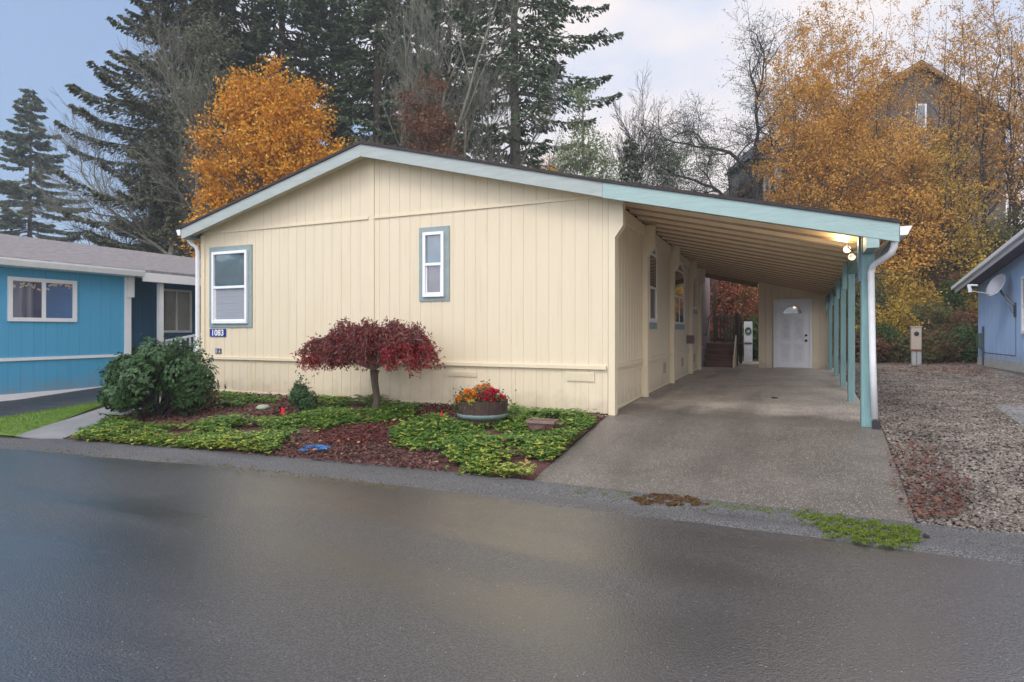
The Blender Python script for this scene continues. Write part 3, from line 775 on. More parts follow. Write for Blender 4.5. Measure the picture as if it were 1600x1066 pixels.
for x, y, w in posts:
    mb = MB(); zt = 2.46 - 0.08 * (y / 12)
    mb.box(x - w / 2, x + w / 2, y - w / 2, y + w / 2, float(G(x, y)) - 0.02, zt)
    p = mb.build('post', TEALPOST, cp, bevel=0.006)
    mb = MB()
    if w > 0.12:
        mb.box(x - w / 2 - 0.03, x - w / 2, y - 0.06, y + 0.06, 2.12, 2.70); mb.build('splice_board', mat('slate_blue_paint', (0.12, 0.2, 0.27), 0.5), p)
    else:
        mb.box(x - 0.13, x - 0.06, y - 0.05, y + 0.05, zt - 0.25, zt + 0.16); mb.build('splice_board', TEALPOST, p)
    if w < 0.12:
        mb = MB(); mb.beam((x, y + 0.05, zt - 0.45), (x + 0.02, y + 0.5, zt), 0.05, 0.07); mb.build('brace', TEALPOST, p)
# brace from front post up to the eave
mb = MB(); mb.beam((3.27, 0.36, 2.25), (3.40, -0.18, 2.52), 0.03, 0.06); mb.build('eave_brace', mat('weathered_grey_wood', (0.22, 0.24, 0.22), 0.8), cp)
# pilasters against the house wall, widening at the head
for k, y in enumerate((0.075, 2.39, 5.35, 8.47, 10.42)):
    mb = MB(); hw = 0.08
    mb.prism([(0.004, 0.27 if k else 0.16), (0.10, 0.27 if k else 0.16), (0.10, 2.82), (0.215, 2.98), (0.215, 3.365), (0.004, 3.365)], 'y', y - hw, y + hw)
    mb.build('pilaster', CREAM_TRIM, cp, bevel=0.004)
# gutter and downspout
mb = MB()
for (x0, ya, x1, yb) in ((XE0, Y0 + 0.01, XE1, 12.2),):
    pr = [(0.004, -0.10), (0.075, -0.10), (0.12, -0.005), (0.12, 0.0), (0.004, 0.0)]
    n = len(pr); zg = zr(XE0) - 0.08
    v = [(x0 + p[0], ya, zg + p[1]) for p in pr] + [(x1 + p[0], yb, zg - 0.03 + p[1]) for p in pr]
    mb.add(v, [tuple(range(n)), tuple(range(2 * n - 1, n - 1, -1))] + [(i, i + n, (i + 1) % n + n, (i + 1) % n) for i in range(n)])
mb.build('gutter', WHITEGUT, cp)
mb = MB()
pth = [(3.43, -0.2, 2.62), (3.425, -0.2, 2.47), (3.40, -0.16, 2.40), (3.33, 0.02, 2.345), (3.265, 0.17, 2.30), (3.245, 0.21, 2.22), (3.262, 0.215, 1.2), (3.285, 0.215, 0.42)]
mb.tube(pth, 0.038, 8); mb.build('downspout', WHITEGUT, cp, smooth=True)
mb = MB(); mb.box(3.255, 3.33, 0.12, 0.22, 0.30, 0.40); mb.build('downspout_outlet', BLACK, cp)

# flood light with lit bulb on the beam
fl = thing('flood_light', 'twin-head white flood light with a lit bulb on the front carport post', 'lamp', (3.1, 0.75, 2.6))
mb = MB(); mb.lathe([(0.0, 0), (0.075, 0), (0.075, 0.03), (0.0, 0.03)], (0, 0, 0), 20)
R = Matrix.Translation((3.20, 0.62, 2.50)) @ Matrix.Rotation(-math.pi / 2, 4, 'Y')
mb.v = [tuple(R @ Vector(v)) for v in mb.v]; mb.build('wall_plate', mat('aged_grey_metal', (0.32, 0.36, 0.33), 0.5), fl, smooth=True)
for dx, dy, dz in ((3.04, 0.80, 2.575), (3.09, 0.76, 2.47)):
    mb = MB(); mb.lathe([(0.0, 0.09), (0.022, 0.085), (0.03, 0.05), (0.046, 0.0), (0.04, 0.004), (0.0, 0.02)], (0, 0, 0), 16)
    R = Matrix.Translation((dx, dy - 0.06, dz)) @ Matrix.Rotation(math.radians(-75 if dx < 3.06 else -100), 4, 'X') @ Matrix.Rotation(math.radians(10), 4, 'Y')
    mb.v = [tuple(R @ Vector(v)) for v in mb.v]; mb.build('lamp_head', WHITE, fl, smooth=True)
    mb = MB(); mb.tube([(dx, dy, dz), (3.15, 0.66, 2.52)], 0.009, 6); mb.build('arm', STEEL, fl)
BULB = bpy.data.materials.new('lit_bulb'); BULB.use_nodes = True
_e = BULB.node_tree.nodes['Principled BSDF']; _e.inputs['Emission Color'].default_value = (1, 0.72, 0.42, 1); _e.inputs['Emission Strength'].default_value = 4
mb = MB(); mb.lathe([(0, -0.035), (0.018, -0.03), (0.03, -0.005), (0.024, 0.018), (0.012, 0.035), (0, 0.038)], (3.04, 0.72, 2.70), 14); mb.build('bulb', BULB, fl, smooth=True)
mb = MB(); mb.lathe([(0.016, 0.03), (0.02, 0.05), (0.01, 0.085), (0, 0.09)], (3.04, 0.72, 2.70), 12)
mb.tube([(3.04, 0.72, 2.665), (3.045, 0.73, 2.60), (3.1, 0.7, 2.55)], 0.008, 6); mb.build('bulb_socket', BLACK, fl, smooth=True)
pl = bpy.data.lights.new('bulb_light', 'POINT'); pl.energy = 5; pl.color = (1.0, 0.74, 0.45); pl.shadow_soft_size = 0.04
po = bpy.data.objects.new('bulb_light', pl); COL.objects.link(po); po.parent = fl; po.matrix_parent_inverse = Matrix.Translation((-3.1, -0.75, -2.6)); po.location = (2.96, 0.66, 2.66)

# ---------------------------------------------------------------- storage shed at the back of the carport
shed = thing('storage_shed', 'tan storage room with white panelled door at the back of the carport', 'shed', (2.6, 12, 0.3))
YS = 11.97
siding('wall', CREAM, shed, 'x', 1.66, 3.66, YS, -1, lambda u: 0.28, lambda u: zr(u) - 0.066, pitch=0.19, depth=0.014, gw=0.013)
siding('side_panel', CREAM, shed, 'y', YS, 14.5, 1.66, -1, lambda u: 0.28, lambda u: zr(1.66) - 0.05)
siding('outer_side', CREAM, shed, 'y', YS, 14.5, 3.66, 1, lambda u: 0.28, lambda u: zr(3.66) - 0.05)
mb = MB(); mb.box(1.66, 2.07, YS - 0.03, YS - 0.001, 0.985, 1.03); mb.box(3.2, 3.62, YS - 0.03, YS - 0.001, 0.985, 1.03); mb.build('band', CREAM_TRIM, shed)
mb = MB(); mb.prism([(1.6, zr(1.6) - 0.06), (3.72, zr(3.72) - 0.06), (3.72, zr(3.72) - 0.09), (1.6, zr(1.6) - 0.09)], 'y', YS + 0.3, 14.6); mb.build('roof', SHINGLE, shed)
dw = MB(); dw.box(2.165, 3.085, YS - 0.035, YS - 0.005, 0.37, 2.40); door = dw.build('door', WHITE, shed, bevel=0.004)
mb = MB()
for (xa, xb, za, zb) in ((2.32, 2.56, 1.22, 1.92), (2.69, 2.93, 1.22, 1.92), (2.32, 2.56, 0.56, 1.08), (2.69, 2.93, 0.56, 1.08)):
    ring(mb, 'x', -1, YS - 0.035, xa, xb, za, zb, 0.018, -0.001, 0.012)
    slab(mb, 'x', -1, YS - 0.035, xa + 0.05, xb - 0.05, za + 0.05, zb - 0.05, -0.001, 0.009)
mb.build('panel_moulding', mat('white_panel_moulding', (0.66, 0.68, 0.72), 0.4), door, bevel=0.003)
mb = MB(); arc = [(2.625 + 0.27 * math.cos(t), 2.02 + 0.23 * math.sin(t)) for t in np.linspace(0, math.pi, 17)]
mb.prism(arc, 'y', YS - 0.042, YS - 0.034); mb.build('fan_light', glass_mat('etched_glass', (0.10, 0.10, 0.08), (0.3, 0.3, 0.26), 14), door)
mb = MB()
for k in range(16):
    a0, a1 = arc[k], arc[k + 1]; mb.beam((a0[0], YS - 0.044, a0[1]), (a1[0], YS - 0.044, a1[1]), 0.02, 0.02, up=(0, 1, 0))
mb.beam((2.35, YS - 0.044, 2.02), (2.90, YS - 0.044, 2.02), 0.02, 0.02)
for t in (0.8, 1.57, 2.34): mb.beam((2.625, YS - 0.043, 2.02), (2.625 + 0.26 * math.cos(t), YS - 0.043, 2.02 + 0.22 * math.sin(t)), 0.008, 0.01, up=(0, 1, 0))
mb.build('fan_light_frame', WHITE, door)
mb = MB()
for z_, r in ((1.36, 0.033), (1.20, 0.038)):
    m2 = MB(); m2.lathe([(0, 0), (r, 0), (r, 0.02), (r * 0.55, 0.035), (r * 0.75, 0.06), (0, 0.07)], (0, 0, 0), 14)
    R = Matrix.Translation((3.00, YS - 0.035, z_)) @ Matrix.Rotation(math.pi / 2, 4, 'X')
    m2.v = [tuple(R @ Vector(v)) for v in m2.v]; m2.build('door_knob' if z_ < 1.3 else 'deadbolt', BLACK, door, smooth=True)
mb = MB(); mb.box(2.09, 2.16, YS - 0.05, YS - 0.001, 0.33, 2.47); mb.box(3.09, 3.16, YS - 0.05, YS - 0.001, 0.33, 2.47); mb.box(2.16, 3.09, YS - 0.05, YS - 0.001, 2.405, 2.47)
mb.build('door_frame', WHITE, shed)
mb = MB(); mb.box(2.1, 3.2, YS - 0.12, YS - 0.001, 0.3, 0.36); mb.build('threshold', mat('threshold_concrete', (0.45, 0.42, 0.38), 0.8), shed)

# ---------------------------------------------------------------- deck and steps
deck = thing('deck_stairs', 'dark red-brown wooden steps and railed deck against the house side', 'stairs', (0.5, 13, 0.3))
for k in range(4):
    z0 = 0.32 + 0.19 * k; y0 = 11.75 + 0.27 * k
    mb = MB(); mb.box(0.03, 0.90, y0, y0 + 0.30, z0 + 0.15, z0 + 0.19); mb.build('tread', REDWOOD, deck)
    mb = MB(); mb.box(0.05, 0.88, y0 + 0.03, y0 + 0.05, z0, z0 + 0.149); mb.build('riser', REDWOOD, deck)
mb = MB()
for k in range(12): mb.box(0.02, 1.05, 12.83 + k * 0.145, 12.83 + k * 0.145 + 0.138, 1.04, 1.08)
mb.build('deck_boards', DARKWOOD, deck)
mb = MB(); mb.prism([(11.6, 0.28), (11.85, 0.62), (12.9, 1.35), (12.95, 1.35), (12.95, 0.28)], 'x', 0.92, 0.96); mb.build('side_board', CREAM_TRIM, deck)
mb = MB(); mb.box(0.10, 1.02, 14.47, 14.58, 1.96, 2.06); mb.box(0.10, 1.02, 14.5, 14.56, 1.12, 1.21); mb.build('rail', DARKWOOD, deck)
for k in range(7):
    mb = MB(); xx = 0.18 + k * 0.115; mb.box(xx, xx + 0.052, 14.505, 14.555, 1.21, 1.96); mb.build('baluster', DARKWOOD, deck)
for (xx, yy_, zt) in ((0.96, 12.95, 2.1), (1.0, 14.53, 2.12), (0.12, 14.53, 3.3)):
    mb = MB(); mb.box(xx - 0.05, xx + 0.05, yy_ - 0.05, yy_ + 0.05, 0.3, zt); mb.build('post', DARKWOOD, deck)
mb = MB(); mb.box(0.94, 0.98, 12.95, 14.5, 1.98, 2.05); mb.box(0.94, 0.98, 12.95, 14.5, 1.16, 1.21)
for k in range(10): mb.box(0.945, 0.975, 13.1 + k * 0.14, 13.135 + k * 0.14, 1.2, 1.98)
mb.build('side_railing', DARKWOOD, deck)
mb = MB(); mb.tube([(0.09, 11.9, 1.35), (0.09, 12.9, 2.0)], 0.022, 8); mb.beam((0.0, 12.0, 1.36), (0.09, 12.0, 1.42), 0.02, 0.02); mb.beam((0.0, 12.8, 1.88), (0.09, 12.8, 1.94), 0.02, 0.02); mb.build('handrail', DARKWOOD, deck)

# white door-like panel with green wreath, far behind the opening
wp = thing('garden_gate_panel', 'narrow white panel with a green wreath beyond the carport opening', 'panel', (1.6, 16.5, 0.3))
wx, wy = W(1169, 22.5)
mb = MB(); mb.box(wx - 0.15, wx + 0.15, wy, wy + 0.06, 0.3, 1.85); mb.build('board', mat('dull_white_board', (0.52, 0.53, 0.56), 0.6), wp)
mb = MB(); mb.box(wx - 0.13, wx + 0.13, wy - 0.02, wy - 0.001, 1.0, 1.06); mb.build('latch_rail', STEEL, wp)
mb = MB(); mb.tube([(wx + 0.09 * math.cos(t), wy - 0.03, 1.5 + 0.11 * math.sin(t)) for t in np.linspace(0, 6.28, 14)], 0.03, 6)
mb.build('wreath', mat('wreath_green', (0.03, 0.10, 0.03), 0.8), wp)

# ---------------------------------------------------------------- number signs
def text_part(txt, size, loc, parent, m, spacing=1.0):
    cu = bpy.data.curves.new('numerals', 'FONT'); cu.body = txt; cu.size = size; cu.extrude = 0.002; cu.offset = size * 0.022
    cu.align_x = 'CENTER'; cu.align_y = 'CENTER'; cu.space_character = spacing
    cu.materials.append(m)
    tmp = bpy.data.objects.new('tmp', cu)
    me = bpy.data.meshes.new_from_object(tmp); bpy.data.objects.remove(tmp)
    o = bpy.data.objects.new('numerals', me); COL.objects.link(o)
    o.matrix_world = Matrix.Translation(loc) @ Matrix.Rotation(math.pi / 2, 4, 'X')
    o.parent = parent; o.matrix_parent_inverse = Matrix.Translation(parent.location).inverted()
    return o
SIGNBLUE = mat('sign_blue', (0.012, 0.035, 0.22), 0.3, 0.1, 5)
s1 = thing('house_number_sign', 'blue plaque with white house number under the big left window', 'sign', (-7.76, -0.02, 1.47))
mb = MB(); mb.box(-7.975, -7.54, -0.018, -0.001, 1.385, 1.535); mb.build('plate', SIGNBLUE, s1, bevel=0.003)
text_part('1083', 0.165, (-7.757, -0.020, 1.457), s1, WHITE, 1.05)
s2 = thing('space_number_sign', 'tiny dark blue unit number tile above the belly band', 'sign', (-7.75, -0.02, 1.1))
for k in (0, 1):
    mb = MB(); mb.box(-7.83 + 0.085 * k, -7.755 + 0.085 * k, -0.014, -0.001, 1.055, 1.155); mb.build('tile', mat('tile_navy', (0.03, 0.035, 0.09), 0.3), s2)
    text_part('B6'[k], 0.1, (-7.792 + 0.085 * k, -0.016, 1.103), s2, mat('pale_number', (0.5, 0.52, 0.6), 0.4))

# ---------------------------------------------------------------- left neighbour
bh = thing('blue_house', 'bright blue neighbouring house with white trim and grey shingle roof', 'house', (-15, 0, 0.3))
XB = -11.1
siding('wall', BLUE, bh, 'y', -9.0, 0.45, XB, 1, lambda u: 0.95, lambda u: 2.72, pitch=0.21)
siding('skirting', BLUE, bh, 'y', -9.0, 0.45, XB - 0.01, 1, lambda u: 0.1, lambda u: 0.95, pitch=0.21)
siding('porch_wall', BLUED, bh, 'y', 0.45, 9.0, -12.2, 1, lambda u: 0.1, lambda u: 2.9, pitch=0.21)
siding('porch_side', BLUE, bh, 'x', -12.2, XB, 0.45, 1, lambda u: 0.1, lambda u: 2.72)
mb = MB(); mb.box(XB, XB + 0.03, -9, 0.33, 0.925, 0.985); mb.build('band', WHITE, bh)
mb = MB(); mb.box(XB, XB + 0.025, -9, 0.33, 0.18, 0.30); mb.build('base_board', WHITE, bh)
mb = MB(); mb.box(XB, XB + 0.035, 0.33, 0.47, 0.95, 2.7); mb.box(XB, XB + 0.10, 0.36, 0.50, 2.25, 2.7); mb.build('corner_trim', WHITE, bh)
ex, rx_ = -10.68, -15.2
mb = MB()
mb.prism([(ex, 2.86), (rx_, 3.88), (rx_ - 4.5, 2.86), (rx_ - 4.5, 2.82), (rx_, 3.83), (ex, 2.81)], 'y', -9.5, 9.5)
mb.build('roof', GREYSHINGLE, bh)
mb = MB(); mb.prism([(ex, 2.70), (ex + 0.08, 2.70), (ex + 0.12, 2.80), (ex + 0.12, 2.83), (ex, 2.83)], 'y', -9.5, 0.45); mb.build('gutter', WHITEGUT, bh)
mb = MB(); mb.box(ex - 0.005, ex + 0.03, 0.46, 9.4, 2.60, 2.80); mb.build('porch_fascia', WHITE, bh)
mb = MB(); mb.box(XB, ex - 0.001, -9.4, 9.4, 2.705, 2.725); mb.build('soffit', WHITE, bh)
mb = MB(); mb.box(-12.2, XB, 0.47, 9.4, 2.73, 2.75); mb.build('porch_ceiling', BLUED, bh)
mb = MB(); mb.box(-18.5, XB - 0.15, -9, -8.97, 0.1, 2.8); mb.box(-18.5, -12.4, 9, 9.03, 0.1, 2.8); mb.build('end_wall', BLUE, bh)
for y in (1.06, 2.9):
    mb = MB(); mb.box(XB + 0.12, XB + 0.22, y - 0.05, y + 0.05, 0.2, 2.6); mb.build('porch_post', WHITE, bh)
w = window(bh, 'y', 1, XB, -1.88, -0.67, 1.68, 2.53, frame_w=0.075, split='v', panes=[glass_mat('glass_purple_grey', (0.06, 0.06, 0.11)), glass_mat('glass_blue_deep', (0.04, 0.12, 0.30))], proud=0.05)
# garland behind the glass
gv = []
for k in range(70):
    y = -1.80 + random.random() * 1.05
    if -1.32 < y < -1.24: continue
    z = 2.30 - 0.15 * math.sin((y + 1.88) * 5.2) * (1 if y > -1.28 else -0.6) + random.uniform(-0.035, 0.035)
    gv.append((XB + 0.024 + random.random() * 0.01, y, z))
vv, qq = leaf_quads(np.array(gv), 0.03, 0.02, dirs=rand_unit(len(gv)) * np.array([0.2, 1, 1]), normals=np.tile([1.0, 0.1, 0.1], (len(gv), 1)))
np_mesh('garland', vv, qq, mat('pale_garland', (0.55, 0.45, 0.38), 0.7), w)
window(bh, 'y', 1, -12.2, 1.95, 2.83, 1.45, 2.58, frame_w=0.06, split='v', panes=[glass_mat('glass_grey_blind', (0.18, 0.19, 0.2)), glass_mat('glass_grey_blind2', (0.25, 0.27, 0.3))])
a_, b_ = W(258, 14.3), W(330, 14.8)
rail = thing('porch_railing', 'white porch handrail with balusters behind the rhododendron', 'railing', (a_[0], a_[1], 0.3))
mb = MB(); mb.beam((a_[0], a_[1], 1.26), (b_[0], b_[1], 1.46), 0.06, 0.05); mb.build('rail', WHITE, rail)
for k in range(10):
    t = (k + 0.3) / 10; xx = a_[0] + (b_[0] - a_[0]) * t; yy_ = a_[1] + (b_[1] - a_[1]) * t
    mb = MB(); mb.box(xx - 0.018, xx + 0.018, yy_ - 0.018, yy_ + 0.018, 0.3, 1.24 + 0.2 * t); mb.build('baluster', WHITE, rail)

# ---------------------------------------------------------------- right neighbour: its gable end faces the gravel
rb = thing('pale_blue_house', 'pale blue neighbouring house with white rake boards and block foundation', 'house', (8.57, 17.2, 0.3))
def lp(o): o.matrix_parent_inverse = Matrix.Identity(4); return o     # parts drawn in the house's own axes
def rk(u): return 2.78 + 0.15 * min(-u, 14 + u)
lp(siding('wall', PALEBLUE, rb, 'y', -14, 0.0, 0.0, -1, lambda u: 0.28, rk, pitch=0.41))
_ridge = MB(); _ridge.prism([(-13.95, 0.28), (-0.02, 0.28), (-0.02, 2.7), (-7, 3.7), (-13.95, 2.7)], 'x', 0.02, 9.0); lp(_ridge.build('inner_wall', PALEBLUE, rb))
mb = MB(); mb.box(-0.02, 0.1, -14, 0.0, -0.3, 0.275); mb.box(0.11, 9, -0.1, 0.0, -0.3, 0.275); lp(mb.build('foundation', CONCRETE, rb))
mb = MB(); mb.prism([(0.6, rk(0.6) + 0.02), (-7, rk(-7) + 0.02), (-14.6, rk(-14.6) + 0.02), (-14.6, rk(-14.6) + 0.07), (-7, rk(-7) + 0.07), (0.6, rk(0.6) + 0.07)], 'x', -0.55, 9.4); lp(mb.build('roof', GREYSHINGLE, rb))
for a, b in ((0.58, -7), (-7, -14.58)):
    mb = MB(); mb.prism([(a, rk(a) - 0.14), (b, rk(b) - 0.14), (b, rk(b) + 0.018), (a, rk(a) + 0.018)], 'x', -0.54, -0.51); lp(mb.build('rake_board', WHITE, rb))
    mb = MB(); mb.prism([(a + 0.04, rk(a) - 0.03), (b, rk(b) - 0.03), (b, rk(b) + 0.09), (a + 0.04, rk(a) + 0.09)], 'x', -0.64, -0.552); lp(mb.build('gutter', WHITEGUT, rb, bevel=0.01))
mb = MB(); mb.prism([(0.5, rk(0.5) - 0.02), (-7, rk(-7) - 0.02), (-7, rk(-7) + 0.0), (0.5, rk(0.5) + 0.0)], 'x', -0.509, -0.005); lp(mb.build('soffit', mat('brown_soffit', (0.14, 0.11, 0.12), 0.7), rb))
window(rb, 'y', -1, 0.0, -5.3, -4.12, 1.1, 2.75, frame_w=0.09, split='h', panes=[BLUEGLASS, BLIND])
for w_ in [c for c in rb.children if c.name.startswith('window')]:
    lp(w_)
    for c in w_.children: lp(c)
for nm, bx_ in (('hatch_seam', (-0.006, -0.001, -3.60, -3.57, 0.47, 1.85)), ('hatch_seam', (-0.006, -0.001, -3.57, -0.55, 0.45, 0.475))):
    mb = MB(); mb.box(*bx_); lp(mb.build(nm, mat('dark_blue_seam', (0.04, 0.08, 0.16), 0.7), rb))
mb = MB(); mb.box(-0.14, -0.002, -0.62, -0.35, 0.62, 1.12); lp(mb.build('meter_box', mat('green_grey_box', (0.08, 0.13, 0.10), 0.5), rb, bevel=0.01))
mb = MB(); mb.tube([(-0.05, -0.72, -0.1), (-0.05, -0.72, 1.35)], 0.03, 8); lp(mb.build('conduit', STEEL, rb))
dish = thing('satellite_dish', 'grey satellite dish on a bent steel mast on pale blue wall', 'satellite dish')
dish.location = rb.location
mb = MB(); mb.lathe([(0.0, 0.0), (0.12, 0.008), (0.22, 0.028), (0.33, 0.062), (0.335, 0.056), (0.22, 0.018), (0.0, -0.012)], (0, 0, 0), 28)
R = Matrix.Translation((-0.34, -3.25, 2.55)) @ Matrix.Rotation(math.radians(-160), 4, 'Z') @ Matrix.Rotation(math.radians(66), 4, 'Y') @ Matrix.Scale(1.1, 4, (1, 0, 0))
mb.v = [tuple(R @ Vector(v)) for v in mb.v]; lp(mb.build('reflector', mat('dish_grey', (0.42, 0.42, 0.46), 0.45), dish, smooth=True))
mb = MB(); mb.tube([(-0.31, -3.25, 2.50), (-0.24, -3.32, 2.30), (-0.10, -3.50, 2.05), (-0.02, -3.56, 1.95)], 0.03, 8); mb.box(-0.03, -0.001, -3.64, -3.48, 1.60, 2.02)
mb.tube([(-0.03, -3.55, 1.66), (-0.2, -3.40, 2.1)], 0.012, 6); lp(mb.build('mast', STEEL, dish))
mb = MB(); mb.tube([(-0.34, -3.25, 2.27), (-1.0, -3.15, 2.42)], 0.012, 6); lp(mb.build('feed_arm', mat('pale_metal', (0.5, 0.52, 0.54), 0.4), dish))
mb = MB(); mb.tube([(-0.98, -3.15, 2.38), (-1.02, -3.15, 2.62)], 0.05, 10); mb.tube([(-1.02, -3.15, 2.6), (-0.8, -3.15, 2.58)], 0.03, 10); lp(mb.build('receiver', WHITE, dish))

# utility pedestal by the slope
ux, uy = W(1431, 20.6); uz = float(G(ux, uy))
up = thing('utility_pedestal', 'weathered grey and rust utility post at foot of the slope', 'utility post', (ux, uy, uz))
mb = MB(); mb.box(ux - 0.15, ux + 0.15, uy - 0.1, uy + 0.1, uz + 0.5, uz + 1.3); mb.box(ux - 0.17, ux + 0.17, uy - 0.12, uy + 0.12, uz + 1.3, uz + 1.34)
mb.build('cabinet', mat('weathered_metal', (0.42, 0.40, 0.36), 0.6, 0.2, 5, col2=(0.48, 0.33, 0.22)), up, bevel=0.01)
mb = MB(); mb.box(ux - 0.13, ux + 0.0, uy - 0.08, uy + 0.08, uz - 0.1, uz + 0.5); mb.box(ux + 0.02, ux + 0.15, uy - 0.08, uy + 0.08, uz - 0.1, uz + 0.48); mb.build('leg_panel', mat('grey_pedestal', (0.36, 0.36, 0.35), 0.7), up)
mb = MB(); mb.box(ux - 0.155, ux + 0.155, uy - 0.11, uy - 0.101, uz + 0.49, uz + 0.54); mb.build('rust_band', mat('rust', (0.20, 0.06, 0.03), 0.8), up)
mb = MB(); mb.lathe([(0, 0), (0.075, 0), (0.075, 0.02), (0, 0.03)], (0, 0, 0), 16)
mb.v = [(ux + v[0], uy - 0.10 - v[2], uz + 1.08 + v[1]) for v in mb.v]; mb.build('meter_dial', BLACK, up)

#@@PART2@@
# ================================================================ vegetation
def leafmat(name, cols, rough=0.55, trans=0.25, scale=1.2):
    lo = tuple(c * 0.8 for c in cols[0]); hi = cols[-1]
    return mat(name, lo, rough, 0.2, scale, col2=hi, island=cols, trans=trans, spec=0.3, detail=2)

L_ORANGE = leafmat('orange_autumn_leaves', [(0.36, 0.13, 0.012), (0.70, 0.26, 0.014), (0.86, 0.38, 0.02), (0.92, 0.50, 0.04), (0.66, 0.40, 0.05)], scale=0.5)
L_BIRCH = leafmat('rusty_birch_leaves', [(0.52, 0.24, 0.045), (0.70, 0.34, 0.05), (0.80, 0.46, 0.08), (0.48, 0.30, 0.08)], scale=0.4)
L_YELLOW = leafmat('yellow_green_leaves', [(0.22, 0.20, 0.04), (0.56, 0.36, 0.04), (0.70, 0.46, 0.05), (0.30, 0.18, 0.05)], scale=0.6)
L_BROWN = leafmat('brown_red_leaves', [(0.12, 0.05, 0.03), (0.20, 0.08, 0.045), (0.24, 0.13, 0.06)], scale=0.6)
L_GREEN = leafmat('dark_green_leaves', [(0.035, 0.075, 0.02), (0.06, 0.12, 0.03), (0.10, 0.16, 0.04)], scale=0.8)
L_OLIVE = leafmat('olive_mixed_leaves', [(0.10, 0.10, 0.04), (0.16, 0.15, 0.05), (0.22, 0.17, 0.05), (0.07, 0.09, 0.03)], scale=0.8)
L_CONIFER = leafmat('dark_conifer_needles', [(0.065, 0.105, 0.055), (0.11, 0.16, 0.085), (0.17, 0.22, 0.12)], rough=0.7, trans=0.1, scale=0.6)
L_CEDAR = leafmat('pale_cedar_sprays', [(0.14, 0.20, 0.10), (0.20, 0.27, 0.13), (0.26, 0.31, 0.16)], rough=0.7, trans=0.15, scale=0.6)
L_IVY = leafmat('grey_green_ivy_leaves', [(0.08, 0.10, 0.06), (0.13, 0.145, 0.085), (0.19, 0.19, 0.12)], rough=0.7, trans=0.1, scale=0.6)

def bez(a, b, c, n):
    t = np.linspace(0, 1, n)[:, None]
    return (1 - t) ** 2 * a + 2 * (1 - t) * t * b + t ** 2 * c

def jitter_leaves(n, base, spread, r):
    return base + r.normal(size=(n, 3)) * spread

